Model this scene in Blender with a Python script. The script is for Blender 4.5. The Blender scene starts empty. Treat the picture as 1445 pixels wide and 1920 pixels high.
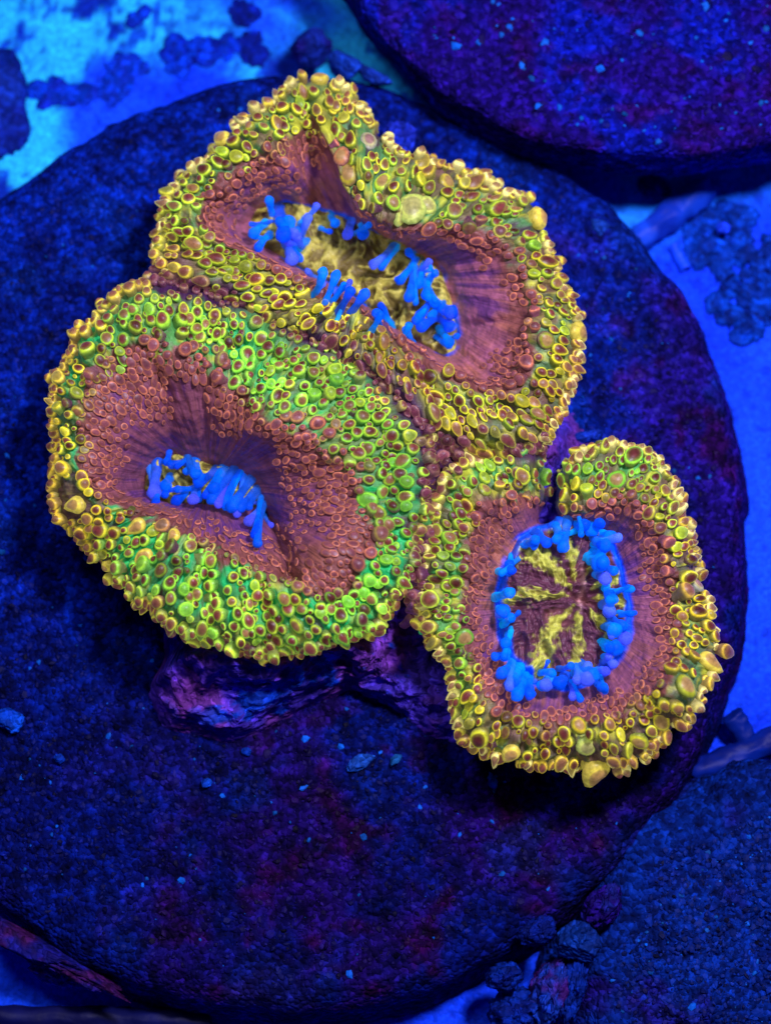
import bpy, math, random
import numpy as np
from mathutils import Vector, Matrix

random.seed(7)
RNG = np.random.default_rng(7)
SC = bpy.context.scene
COL = SC.collection
# one Blender unit is about 3.45 mm (a reef tank frag seen from above)
SC.unit_settings.system = 'METRIC'
SC.unit_settings.scale_length = 0.00345

# ------------------------------------------------------------------ camera
DIST, TILT, Z0 = 34.0, math.radians(13), 1.5
CAM = np.array([0.0, -math.sin(TILT) * DIST, Z0 + math.cos(TILT) * DIST])
FWD = np.array([0.0, math.sin(TILT), -math.cos(TILT)])
RGT = np.array([1.0, 0.0, 0.0])
UPV = np.cross(RGT, FWD)
cd = bpy.data.cameras.new('camera')
cam = bpy.data.objects.new('camera', cd)
COL.objects.link(cam)
cam.location = CAM
cam.rotation_euler = (TILT, 0, 0)
cd.sensor_fit = 'VERTICAL'
cd.sensor_height = 24.0
cd.lens = 12.0 / (9.6 / DIST)
cd.clip_start = 0.5
cd.clip_end = 500
cd.dof.use_dof = True
cd.dof.focus_distance = DIST - 0.9
cd.dof.aperture_fstop = 0.07
SC.camera = cam

# ------------------------------------------------------------------ world, lamps, exposure
w = bpy.data.worlds.new('World')
SC.world = w
w.use_nodes = True
bg = w.node_tree.nodes['Background']
bg.inputs[0].default_value = (0.06, 0.08, 1.0, 1)
bg.inputs[1].default_value = 0.08


def area(name, loc, target, power, size, color):
    l = bpy.data.lights.new(name, 'AREA')
    l.shape = 'DISK'
    l.size = size
    l.energy = power
    l.color = color
    o = bpy.data.objects.new(name, l)
    COL.objects.link(o)
    o.location = loc
    d = Vector(target) - Vector(loc)
    o.rotation_euler = d.to_track_quat('-Z', 'Y').to_euler()
    return o


area('reef_lamp', (9.5, 6.5, 33), (0, -1, 0), 15500, 4.5, (0.80, 0.73, 1.0))
area('slope_fill_light', (-9, 9, 34), (0, 0, 0), 3000, 7.0, (0.78, 0.74, 1.0))  # fill light added to brighten the right-hand inner slopes

SC.view_settings.view_transform = 'Standard'
SC.view_settings.look = 'None'
SC.view_settings.exposure = 0.2
SC.view_settings.gamma = 1.0
SC.cycles.max_bounces = 6
SC.cycles.diffuse_bounces = 3
SC.cycles.use_denoising = True


# ------------------------------------------------------------------ helpers
def P(px, py, z):
    """point of the place seen at photo position (px, py) at height z"""
    px = np.asarray(px, float); py = np.asarray(py, float); z = np.asarray(z, float)
    px, py, z = np.broadcast_arrays(px, py, z)
    d = FWD + RGT * ((px - 722.5) / (100 * DIST))[..., None] + UPV * ((960 - py) / (100 * DIST))[..., None]
    t = (z - CAM[2]) / d[..., 2]
    return CAM + d * t[..., None]


_TAB = np.random.default_rng(99).uniform(-1, 1, 65536)


def noise(p, scale=1.0, seed=0):
    """smooth lattice noise in -1..1"""
    q = np.asarray(p, float) * scale
    f = np.floor(q)
    r = q - f
    i = f.astype(np.int64)
    s = r * r * r * (r * (r * 6 - 15) + 10)
    sx, sy, sz = s[..., 0], s[..., 1], s[..., 2]
    hx = [(i[..., 0] + a) * 7919 + seed * 31337 for a in (0, 1)]
    hy = [(i[..., 1] + a) * 104729 for a in (0, 1)]
    hz = [(i[..., 2] + a) * 1299709 for a in (0, 1)]

    def g(a, b, c):
        n = hx[a] ^ hy[b] ^ hz[c]
        return _TAB[(n ^ (n >> 7)) & 65535]
    x00 = g(0, 0, 0); x00 = x00 + sx * (g(1, 0, 0) - x00)
    x10 = g(0, 1, 0); x10 = x10 + sx * (g(1, 1, 0) - x10)
    x01 = g(0, 0, 1); x01 = x01 + sx * (g(1, 0, 1) - x01)
    x11 = g(0, 1, 1); x11 = x11 + sx * (g(1, 1, 1) - x11)
    y0 = x00 + sy * (x10 - x00)
    y1 = x01 + sy * (x11 - x01)
    return y0 + sz * (y1 - y0)


def fbm(p, scale=1.0, seed=0, octv=4):
    o, a = 0, 1.0
    for k in range(octv):
        o = o + a * noise(p, scale * 2.03 ** k, seed + 17 * k)
        a *= 0.5
    return o / 1.6


def ridged(p, scale=1.0, seed=0, octv=3):
    o, a = 0, 1.0
    for k in range(octv):
        o = o + a * (1 - 2 * np.abs(noise(p, scale * 2.1 ** k, seed + 13 * k)))
        a *= 0.5
    return o / 1.75


def sstep(a, b, x):
    t = np.clip((x - a) / (b - a), 0, 1)
    return t * t * (3 - 2 * t)


def mixc(a, b, t):
    a = np.asarray(a, float); b = np.asarray(b, float)
    t = np.asarray(t, float)[..., None]
    return a * (1 - t) + b * t


def mesh_obj(name, V, F, mat, parent=None, col=None, smooth=True, extra=None):
    """V (n,3), F list of arrays (m,k) -> ONE mesh object"""
    V = np.asarray(V, float).reshape(-1, 3)
    me = bpy.data.meshes.new(name)
    if not isinstance(F, (list, tuple)):
        F = [F]
    F = [np.asarray(f, np.int32) for f in F if len(f)]
    loops = np.concatenate([f.ravel() for f in F]).astype(np.int32)
    counts = np.concatenate([np.full(len(f), f.shape[1], np.int32) for f in F])
    starts = np.concatenate([[0], np.cumsum(counts)[:-1]]).astype(np.int32)
    me.vertices.add(len(V))
    me.vertices.foreach_set('co', V.astype(np.float32).ravel())
    me.loops.add(len(loops))
    me.loops.foreach_set('vertex_index', loops)
    me.polygons.add(len(counts))
    me.polygons.foreach_set('loop_start', starts)
    me.polygons.foreach_set('loop_total', counts)
    me.polygons.foreach_set('use_smooth', np.full(len(counts), smooth))
    me.update(calc_edges=True)
    if col is not None:
        c = np.ones((len(V), 4), np.float32)
        c[:, :3] = np.clip(np.asarray(col).reshape(-1, 3), 0, 1)
        a = me.color_attributes.new('Col', 'FLOAT_COLOR', 'POINT')
        a.data.foreach_set('color', c.ravel())
    if extra:
        for k, v in extra.items():
            a = me.attributes.new(k, 'FLOAT_VECTOR', 'POINT')
            a.data.foreach_set('vector', np.asarray(v, np.float32).ravel())
    me.validate()
    me.materials.append(mat)
    o = bpy.data.objects.new(name, me)
    COL.objects.link(o)
    if parent is not None:
        o.parent = parent
    return o


def empty(name, loc=(0, 0, 0), parent=None):
    o = bpy.data.objects.new(name, None)
    o.empty_display_size = 0.3
    COL.objects.link(o)
    o.location = loc
    if parent:
        o.parent = parent
    return o


def tag(o, label, cat=None, group=None, kind=None):
    o['label'] = label
    if cat:
        o['category'] = cat
    if group:
        o['group'] = group
    if kind:
        o['kind'] = kind
    return o


def polar_faces(nr, nt, flip=False):
    """quads between nr closed rings of nt verts each"""
    i, j = np.meshgrid(np.arange(nr - 1), np.arange(nt), indexing='ij')
    a = i * nt + j
    b = i * nt + (j + 1) % nt
    c = (i + 1) * nt + (j + 1) % nt
    d = (i + 1) * nt + j
    q = np.stack([a, d, c, b], -1).reshape(-1, 4)
    return q[:, ::-1] if flip else q


def fan(center, start, nt, flip=False):
    j = np.arange(nt)
    t = np.stack([np.full(nt, center), start + j, start + (j + 1) % nt], -1)
    return t[:, ::-1] if flip else t


def radial(poly, c, th, smooth=2):
    """distance from c to the closed outline in direction th (image angles)"""
    p = np.asarray(poly, float) - np.asarray(c, float)
    a = p
    b = np.roll(p, -1, 0)
    R = np.zeros(len(th))
    for k, t in enumerate(th):
        d = np.array([math.cos(t), math.sin(t)])
        e = b - a
        den = d[0] * e[:, 1] - d[1] * e[:, 0]
        den = np.where(abs(den) < 1e-9, 1e-9, den)
        s = (a[:, 0] * e[:, 1] - a[:, 1] * e[:, 0]) / den
        u = (a[:, 0] * d[1] - a[:, 1] * d[0]) / den
        ok = (u >= -1e-6) & (u <= 1 + 1e-6) & (s > 0)
        R[k] = s[ok].max() if ok.any() else (R[k - 1] if k else 100)
    for _ in range(smooth):
        R = (np.roll(R, 1) + 2 * R + np.roll(R, -1)) / 4
    return R


def seg_dist(x, y, line):
    d = np.full(np.shape(x), 1e9)
    for (x0, y0), (x1, y1) in zip(line[:-1], line[1:]):
        vx, vy = x1 - x0, y1 - y0
        t = np.clip(((x - x0) * vx + (y - y0) * vy) / (vx * vx + vy * vy + 1e-9), 0, 1)
        d = np.minimum(d, np.hypot(x - x0 - t * vx, y - y0 - t * vy))
    return d


# ------------------------------------------------------------------ materials
def attr_mat(name, rough=0.5, spec=0.3, sss=0.0, sss_r=0.1, glow=0.0, var=0.25, vscale=3.0, bump=0.0, bscale=8.0, streak=0.0, coat=0.0, sheen=0.0, tint=(1, 1, 1), alpha=1.0, cells=0.0, cvar=0.6):
    m = bpy.data.materials.new(name)
    m.use_nodes = True
    nt = m.node_tree
    N, L = nt.nodes, nt.links
    bs = N['Principled BSDF']
    at = N.new('ShaderNodeAttribute'); at.attribute_name = 'Col'
    tc = N.new('ShaderNodeTexCoord')
    nz = N.new('ShaderNodeTexNoise'); nz.inputs['Scale'].default_value = vscale; nz.inputs['Detail'].default_value = 5
    L.new(tc.outputs['Object'], nz.inputs['Vector'])
    mr = N.new('ShaderNodeMapRange')
    mr.inputs['From Min'].default_value = 0.25; mr.inputs['From Max'].default_value = 0.75
    mr.inputs['To Min'].default_value = 1 - var; mr.inputs['To Max'].default_value = 1 + var
    L.new(nz.outputs['Fac'], mr.inputs['Value'])
    mul = N.new('ShaderNodeVectorMath'); mul.operation = 'SCALE'
    L.new(at.outputs['Color'], mul.inputs[0]); L.new(mr.outputs[0], mul.inputs['Scale'])
    cur = mul.outputs[0]
    hsrc = None
    if streak > 0:
        pa = N.new('ShaderNodeAttribute'); pa.attribute_name = 'polar'
        sn = N.new('ShaderNodeTexNoise'); sn.inputs['Scale'].default_value = 1.0; sn.inputs['Detail'].default_value = 4
        sn.inputs['Roughness'].default_value = 0.65
        L.new(pa.outputs['Vector'], sn.inputs['Vector'])
        m2 = N.new('ShaderNodeMapRange')
        m2.inputs['From Min'].default_value = 0.3; m2.inputs['From Max'].default_value = 0.7
        m2.inputs['To Min'].default_value = 1 - streak; m2.inputs['To Max'].default_value = 1 + streak
        L.new(sn.outputs['Fac'], m2.inputs['Value'])
        mu = N.new('ShaderNodeVectorMath'); mu.operation = 'SCALE'
        L.new(cur, mu.inputs[0]); L.new(m2.outputs[0], mu.inputs['Scale'])
        cur = mu.outputs[0]
        hsrc = sn.outputs['Fac']
    if cells > 0:   # sand grains set in the surface, each a little lighter or darker
        wz = N.new('ShaderNodeTexNoise'); wz.inputs['Scale'].default_value = cells * 0.6; wz.inputs['Detail'].default_value = 2
        L.new(tc.outputs['Object'], wz.inputs['Vector'])
        wa = N.new('ShaderNodeVectorMath'); wa.operation = 'SCALE'; wa.inputs['Scale'].default_value = 1.2 / cells
        L.new(wz.outputs['Color'], wa.inputs[0])
        wb = N.new('ShaderNodeVectorMath'); wb.operation = 'ADD'
        L.new(tc.outputs['Object'], wb.inputs[0]); L.new(wa.outputs[0], wb.inputs[1])
        vo = N.new('ShaderNodeTexVoronoi'); vo.inputs['Scale'].default_value = cells
        L.new(wb.outputs[0], vo.inputs['Vector'])
        sp = N.new('ShaderNodeSeparateColor'); L.new(vo.outputs['Color'], sp.inputs[0])
        pw = N.new('ShaderNodeMath'); pw.operation = 'POWER'; pw.inputs[1].default_value = 2.0
        L.new(sp.outputs[0], pw.inputs[0])
        m3 = N.new('ShaderNodeMapRange'); m3.inputs['To Min'].default_value = 1 - cvar; m3.inputs['To Max'].default_value = 1 + 1.9 * cvar
        L.new(pw.outputs[0], m3.inputs['Value'])
        mu3 = N.new('ShaderNodeVectorMath'); mu3.operation = 'SCALE'
        L.new(cur, mu3.inputs[0]); L.new(m3.outputs[0], mu3.inputs['Scale'])
        cur = mu3.outputs[0]
        iv = N.new('ShaderNodeMath'); iv.operation = 'MULTIPLY'; iv.inputs[1].default_value = -1.5
        L.new(vo.outputs['Distance'], iv.inputs[0])
        hsrc = iv.outputs[0]
    L.new(cur, bs.inputs['Base Color'])
    bs.inputs['Roughness'].default_value = rough
    bs.inputs['Specular IOR Level'].default_value = spec
    bs.inputs['Coat Weight'].default_value = coat
    bs.inputs['Alpha'].default_value = alpha
    bs.inputs['Coat Roughness'].default_value = 0.15
    if sheen > 0:   # thin wet skin catches the light along its edges
        bs.inputs['Sheen Weight'].default_value = sheen
        bs.inputs['Sheen Roughness'].default_value = 0.35
        bs.inputs['Sheen Tint'].default_value = (*tint, 1)
    if sss > 0:
        bs.inputs['Subsurface Weight'].default_value = sss
        bs.inputs['Subsurface Radius'].default_value = (1.0, 0.8, 0.6)
        bs.inputs['Subsurface Scale'].default_value = sss_r
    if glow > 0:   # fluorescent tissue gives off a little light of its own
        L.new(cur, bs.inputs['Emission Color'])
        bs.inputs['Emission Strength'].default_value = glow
    if bump > 0:
        bn = N.new('ShaderNodeTexNoise'); bn.inputs['Scale'].default_value = bscale; bn.inputs['Detail'].default_value = 6
        L.new(tc.outputs['Object'], bn.inputs['Vector'])
        bp = N.new('ShaderNodeBump'); bp.inputs['Strength'].default_value = bump; bp.inputs['Distance'].default_value = 0.05
        h = bn.outputs['Fac']
        if hsrc is not None:
            ad = N.new('ShaderNodeMath'); ad.operation = 'ADD'
            L.new(h, ad.inputs[0]); L.new(hsrc, ad.inputs[1]); h = ad.outputs[0]
        L.new(h, bp.inputs['Height'])
        L.new(bp.outputs['Normal'], bs.inputs['Normal'])
    return m


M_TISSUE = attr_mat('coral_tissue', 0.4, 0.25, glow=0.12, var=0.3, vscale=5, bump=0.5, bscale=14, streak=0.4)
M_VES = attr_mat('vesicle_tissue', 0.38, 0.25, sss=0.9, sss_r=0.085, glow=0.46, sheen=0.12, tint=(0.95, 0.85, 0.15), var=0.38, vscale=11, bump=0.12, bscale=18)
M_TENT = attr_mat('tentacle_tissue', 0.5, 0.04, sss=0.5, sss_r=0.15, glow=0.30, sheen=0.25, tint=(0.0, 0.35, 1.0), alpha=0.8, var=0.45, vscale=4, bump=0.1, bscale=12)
M_ORAL = attr_mat('oral_disc_tissue', 0.4, 0.3, glow=0.07, var=0.35, vscale=9, bump=0.5, bscale=16)
M_SKEL = attr_mat('crusted_skeleton', 0.7, 0.1, cells=7.0, cvar=0.4, var=0.4, vscale=4, bump=0.8, bscale=9)
M_DISC = attr_mat('frag_disc_cement', 0.8, 0.04, cells=10.5, cvar=0.52, var=0.75, vscale=5, bump=0.9, bscale=10)
M_GRIT = attr_mat('grit', 0.6, 0.08, var=0.4, vscale=9, bump=0.4, bscale=14)
M_FLOOR = attr_mat('tank_floor_film', 0.6, 0.04, cells=12.0, cvar=0.14, var=0.30, vscale=11, bump=0.35, bscale=7)
M_STONE = attr_mat('stone', 0.7, 0.06, cells=10.0, cvar=0.4, var=0.35, vscale=4, bump=0.7, bscale=8)
M_PLAST = attr_mat('plastic', 0.5, 0.12, var=0.3, vscale=2.5, bump=0.25, bscale=6)

# ------------------------------------------------------------------ the setting
FLOOR_Z = -1.75


def make_floor():
    n = 420
    q = np.linspace(-1, 1, n)
    g = 9.5 * q + 13 * q ** 9
    X, Y = np.meshgrid(g, g * 1.1 + 1, indexing='xy')
    V = np.stack([X, Y, np.zeros_like(X)], -1).reshape(-1, 3)
    z = FLOOR_Z + 0.05 * fbm(V, 0.5, 3) + 0.03 * fbm(V, 2.2, 8)
    V[:, 2] = z
    i, j = np.meshgrid(np.arange(n - 1), np.arange(n - 1), indexing='ij')
    a = i * n + j
    F = np.stack([a, a + 1, a + n + 1, a + n], -1).reshape(-1, 4)
    f = fbm(V, 0.45, 21)
    c = mixc((0.006, 0.075, 1.0), (0.003, 0.040, 0.82), sstep(-0.3, 0.5, f))  # blue of the tank light put into the pale floor's colour
    # the film is thin and the floor paler at the far end beyond the frag
    far = sstep(3.0, 8.0, V[:, 1] - 0.45 * V[:, 0]) * sstep(-0.35, 0.25, fbm(V, 0.5, 30) + 0.1)
    c = mixc(c, (0.02, 0.55, 1.0), 0.97 * far)
    film = fbm(V, 0.9, 33) + 0.5 * fbm(V, 3.5, 34)      # ragged film of algae
    c = mixc(c, (0.001, 0.022, 0.55), sstep(0.08, 0.22, film) * far * 0.9)
    c = mixc(c, (0.001, 0.010, 0.30), sstep(0.30, 0.42, film) * far * 0.8)
    fleck = sstep(0.30, 0.5, fbm(V, 4.0, 40))
    c = mixc(c, (0.001, 0.012, 0.40), 0.55 * fleck)
    o = mesh_obj('tank_floor', V, F, M_FLOOR, col=c)
    tag(o, 'smooth bright blue aquarium floor with a thin film of algae', kind='structure')


make_floor()


def grains(name, parent, pts, nrm, rad, cols, flat=0.6, mat=None, seed=1):
    """many small angular grains joined into one part"""
    t = (1 + 5 ** 0.5) / 2
    B = np.array([(-1, t, 0), (1, t, 0), (-1, -t, 0), (1, -t, 0), (0, -1, t), (0, 1, t), (0, -1, -t), (0, 1, -t), (t, 0, -1), (t, 0, 1), (-t, 0, -1), (-t, 0, 1)], float)
    B /= np.linalg.norm(B[0])
    T = np.array([(0, 11, 5), (0, 5, 1), (0, 1, 7), (0, 7, 10), (0, 10, 11), (1, 5, 9), (5, 11, 4), (11, 10, 2), (10, 7, 6), (7, 1, 8), (3, 9, 4), (3, 4, 2), (3, 2, 6), (3, 6, 8), (3, 8, 9), (4, 9, 5), (2, 4, 11), (6, 2, 10), (8, 6, 7), (9, 8, 1)])
    r = np.random.default_rng(seed)
    n = len(pts)
    V = B[None] * (1 + 0.35 * r.uniform(-1, 1, (n, 12, 1)))
    V = V * r.uniform(0.6, 1.25, (n, 1, 3)) * np.array([1, 1, flat])
    ang = r.uniform(0, 6.28, n)
    ca, sa = np.cos(ang)[:, None], np.sin(ang)[:, None]
    x = V[..., 0] * ca - V[..., 1] * sa
    y = V[..., 0] * sa + V[..., 1] * ca
    z = V[..., 2] + 0.3 * x * r.uniform(-1, 1, (n, 1))
    V = np.stack([x, y, z], -1) * np.asarray(rad)[:, None, None] + np.asarray(pts)[:, None, :]
    F = (T[None] + 12 * np.arange(n)[:, None, None]).reshape(-1, 3)
    C = np.repeat(np.asarray(cols)[:, None, :], 12, 1)
    o = mesh_obj(name, V.reshape(-1, 3), F, mat or M_GRIT, parent, col=C.reshape(-1, 3), smooth=False)
    o['kind'] = 'stuff'
    return o


BLUE_D = np.array((0.0008, 0.007, 0.14))  # disc colours have the blue of the tank light put in
BLUE_M = np.array((0.0006, 0.014, 0.25))
VIOLET = np.array((0.010, 0.002, 0.125))
MAROON = np.array((0.016, 0.001, 0.045))
PALE = np.array((0.002, 0.07, 0.50))


def make_disc(name, label, pc, rad, ztop, zbot, colf, ngrain, seed, stem=None, taper=0.25, bow=0.0, gr=(0.02, 0.075), tilt=(0, 0), pale=0.05, lump=0.07, wobble=0.02, edge_bevel=0.3, ysc=1.0, nt=300, ntop=110):
    c = P(pc[0], pc[1], ztop)
    th = np.linspace(0, 2 * np.pi, nt, endpoint=False)
    edge = rad * (1 + wobble * noise(np.stack([np.cos(th) * 2.2, np.sin(th) * 2.2, th * 0 + seed], -1), 1.0, seed) + 0.006 * noise(np.stack([np.cos(th) * 14, np.sin(th) * 14, th * 0], -1), 1.0, seed + 1))
    s = np.concatenate([np.linspace(0.004, 1, ntop) ** 0.85, 1 + np.linspace(0, 1, 41)[1:]])
    S, TH = np.meshgrid(s, th, indexing='ij')
    E = edge[None, :]
    top = S <= 1
    v = np.clip(S - 1, 0, 1)
    br = edge_bevel
    R = np.where(top, S * (E - br), 0)
    # rounded shoulder, then the side wall, then tucked under
    ph = np.clip(v / 0.45, 0, 1) * np.pi / 2
    q = np.clip((v - 0.45) / 0.45, 0, 1)
    u2 = np.clip((v - 0.9) / 0.1, 0, 1)
    R = np.where(top, R, (E - br) + br * np.sin(ph) + taper * q - u2 * 0.5)
    Z = np.where(top, ztop + bow * (1 - S ** 2), ztop - br * (1 - np.cos(ph)) - q * (ztop - br - zbot))
    X = c[0] + R * np.cos(TH)
    Y = c[1] + R * ysc * np.sin(TH)
    Z = Z + tilt[0] * (X - c[0]) + tilt[1] * (Y - c[1])
    V = np.stack([X, Y, Z], -1)
    d = lump * fbm(V, 0.9, seed + 3) + 0.035 * fbm(V, 4.0, seed + 5) + 0.02 * noise(V, 11, seed + 6)
    nx = np.where(top, 0, np.sin(ph)); nz = np.where(top, 1, np.cos(ph))
    V = V + np.stack([np.cos(TH) * nx, np.sin(TH) * nx, nz], -1) * d[..., None]
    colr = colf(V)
    Vf = V.reshape(-1, 3)
    cv = np.array([[c[0], c[1], Vf[:nt, 2].mean()]])
    Vf = np.concatenate([Vf, cv])
    colr = np.concatenate([colr.reshape(-1, 3), colr.reshape(-1, 3)[:1]])
    F = [polar_faces(len(s), nt), fan(len(Vf) - 1, 0, nt)]
    root = empty(name, (0, 0, 0))
    tag(root, label, 'frag disc')
    mesh_obj('slab', Vf, F, M_DISC, root, col=colr)
    # grit on the top
    r = np.random.default_rng(seed + 50)
    m = ngrain
    sq = (r.uniform(0, 1, m) ** 0.5) ** (1 / 0.85) * (ntop - 1)
    k = np.clip(sq.astype(int), 0, ntop - 1)
    j = r.integers(0, nt, m)
    pts = V[k, j] + r.normal(0, 0.05, (m, 3)) * np.array([1, 1, 0.1])
    rr = gr[0] + (gr[1] - gr[0]) * r.uniform(0, 1, m) ** 3
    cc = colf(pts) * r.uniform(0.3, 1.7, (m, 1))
    pm = r.uniform(0, 1, m) < pale
    cc[pm] = PALE * r.uniform(0.35, 1.3, (pm.sum(), 1)) + np.array([0.0, 0.02, 0.0])
    dk = r.uniform(0, 1, m) < 0.08
    cc[dk & ~pm] *= 0.35
    grains('grit', root, pts, None, rr, cc, 0.55, seed=seed)
    if stem:
        sx, sy, sr = stem
        tt = np.linspace(0, 2 * np.pi, 48, endpoint=False)
        rings = []
        for zz, f in ((zbot + 0.2, 1.25), (zbot - 0.05, 1.05), (zbot - 0.5, 0.95), (FLOOR_Z - 0.05, 0.9)):
            rings.append(np.stack([sx + sr * f * np.cos(tt), sy + sr * f * np.sin(tt), tt * 0 + zz], -1))
        SV = np.array(rings)
        mesh_obj('stem', SV, polar_faces(4, 48), M_DISC, root, col=np.tile(BLUE_D, (4 * 48, 1)))
    return root, V


def col_main(V):
    f = fbm(V, 0.5, 61)
    g = fbm(V, 1.7, 62)
    # coralline violet in patches, more towards the viewer and right side, blue cement beyond
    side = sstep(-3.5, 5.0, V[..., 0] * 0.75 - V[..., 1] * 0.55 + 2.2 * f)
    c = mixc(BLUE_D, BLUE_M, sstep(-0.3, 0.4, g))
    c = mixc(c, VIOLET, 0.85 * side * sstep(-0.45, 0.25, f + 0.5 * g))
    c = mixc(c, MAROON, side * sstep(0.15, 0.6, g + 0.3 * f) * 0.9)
    c = mixc(c, (0.001, 0.018, 0.20), sstep(0.25, 0.6, fbm(V, 0.8, 77)) * 0.6)
    c = mixc(c, c * np.array([0.9, 0.45, 0.5]), sstep(0.5, -5.0, V[..., 1] + 1.5 * f))  # darker towards the viewer
    c = c * (1.0 + 0.7 * fbm(V, 2.6, 78))[..., None]
    return c


def col_far(V):
    f = fbm(V, 0.8, 81)
    g = fbm(V, 2.2, 82)
    c = mixc(VIOLET * np.array([0.8, 1, 1.0]), (0.002, 0.006, 0.24), sstep(-0.25, 0.3, f))
    c = mixc(c, MAROON * 1.1, sstep(0.2, 0.5, g) * 0.5)
    return c


def col_blue(V):
    f = fbm(V, 0.9, 91)
    g = fbm(V, 3.0, 92)
    c = mixc((0.001, 0.010, 0.115), (0.001, 0.017, 0.18), sstep(-0.3, 0.3, g))
    c = mixc(c, VIOLET * 0.8, sstep(0.1, 0.6, f) * 0.8)
    return c


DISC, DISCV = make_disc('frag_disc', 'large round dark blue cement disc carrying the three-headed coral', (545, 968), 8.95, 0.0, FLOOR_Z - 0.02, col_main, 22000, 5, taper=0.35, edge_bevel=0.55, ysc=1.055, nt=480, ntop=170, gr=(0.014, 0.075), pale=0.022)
make_disc('frag_disc', 'violet-blue disc cropped by the top right corner, sprinkled with pale specks', (1215, -335), 7.35, 1.35, 0.12, col_far, 3600, 15, stem=(5.4, 16.0, 2.2), taper=-0.05, gr=(0.03, 0.12), pale=0.16, edge_bevel=0.2)
make_disc('frag_disc', 'gravelly blue disc cropped by the bottom right corner', (1500, 1850), 4.5, -0.1, FLOOR_Z - 0.02, col_blue, 7000, 25, taper=0.3, gr=(0.02, 0.085), pale=0.04, lump=0.30, wobble=0.10, edge_bevel=1.0)


# ------------------------------------------------------------------ coral
A = dict(
    c=(690, 520), zm=0.95, zc=2.75, zo=1.75, p=1.25,
    out=[(600, 150), (650, 172), (682, 212), (712, 258), (745, 296), (800, 306), (842, 320), (900, 346), (960, 368), (1003, 395), (1010, 445), (1035, 495), (1050, 540), (1072, 580), (1088, 622), (1075, 670), (1068, 710), (1050, 765), (1035, 785), (1012, 832), (940, 850), (880, 850), (806, 816), (750, 760), (700, 712), (630, 674), (560, 636), (492, 598), (436, 572), (380, 542), (312, 516), (287, 488), (306, 442), (312, 410), (322, 365), (358, 336), (402, 292), (412, 258), (445, 236), (485, 224), (528, 190), (562, 160)],
    r3=[(596, 235), (625, 285), (650, 355), (700, 402), (745, 432), (790, 436), (850, 428), (905, 440), (955, 475), (985, 530), (1000, 590), (1000, 650), (985, 700), (940, 728), (880, 725), (830, 696), (780, 664), (740, 636), (690, 596), (640, 560), (590, 536), (540, 512), (490, 482), (440, 468), (395, 450), (375, 420), (385, 385), (420, 340), (450, 310), (490, 285), (530, 255)],
    r1=[(480, 392), (540, 378), (600, 396), (650, 412), (705, 436), (760, 462), (800, 484), (828, 512), (846, 560), (856, 620), (854, 655), (830, 668), (800, 652), (770, 634), (735, 612), (690, 575), (650, 545), (600, 522), (560, 504), (520, 478), (478, 452), (465, 425)],
    cuts=[([(575, 190), (583, 290), (592, 392)], 22, 0.55), ([(640, 395), (606, 330), (600, 285)], 14, 0.45), ([(860, 610), (985, 600)], 10, 0.12), ([(395, 420), (470, 425)], 16, 0.2)],
    lumps=[((770, 372), 60, 0.35), ((900, 545), 50, 0.15), ((545, 320), 28, 0.25), ((670, 300), 45, 0.25)],
    tongue=0.75, green=0.25, spacing=16, seed=101)
B = dict(
    c=(395, 905), zm=1.0, zc=2.95, zo=1.8, p=1.7,
    out=[(240, 552), (300, 532), (374, 530), (442, 552), (512, 590), (586, 630), (656, 664), (720, 702), (768, 748), (800, 800), (808, 870), (798, 940), (788, 1000), (768, 1062), (730, 1115), (690, 1170), (640, 1202), (580, 1214), (500, 1222), (440, 1213), (380, 1198), (330, 1175), (270, 1130), (228, 1080), (180, 1032), (150, 995), (118, 962), (112, 930), (118, 890), (112, 850), (114, 800), (106, 745), (110, 705), (134, 658), (165, 625), (195, 592)],
    r3=[(195, 668), (240, 655), (330, 668), (390, 695), (435, 740), (520, 792), (600, 835), (655, 872), (680, 920), (688, 980), (688, 1040), (655, 1085), (600, 1110), (520, 1095), (440, 1055), (370, 1018), (300, 978), (215, 945), (165, 915), (152, 870), (152, 800), (165, 720)],
    r1=[(272, 895), (292, 864), (330, 853), (380, 868), (435, 880), (474, 908), (488, 932), (478, 950), (400, 948), (330, 944), (292, 938), (270, 915)],
    cuts=[([(488, 945), (515, 985), (538, 1040), (545, 1085)], 12, 1.1), ([(160, 905), (270, 930)], 10, 0.2), ([(470, 910), (560, 905), (640, 895)], 12, 0.12), ([(330, 845), (300, 700)], 12, 0.12), ([(410, 850), (450, 760)], 14, 0.12)],
    lumps=[((605, 1030), 58, 0.5), ((560, 930), 45, 0.2), ((350, 790), 35, 0.12), ((250, 800), 45, 0.15), ((380, 1100), 90, 0.2)],
    tongue=0.15, green=1.0, spacing=18, seed=202)
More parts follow.
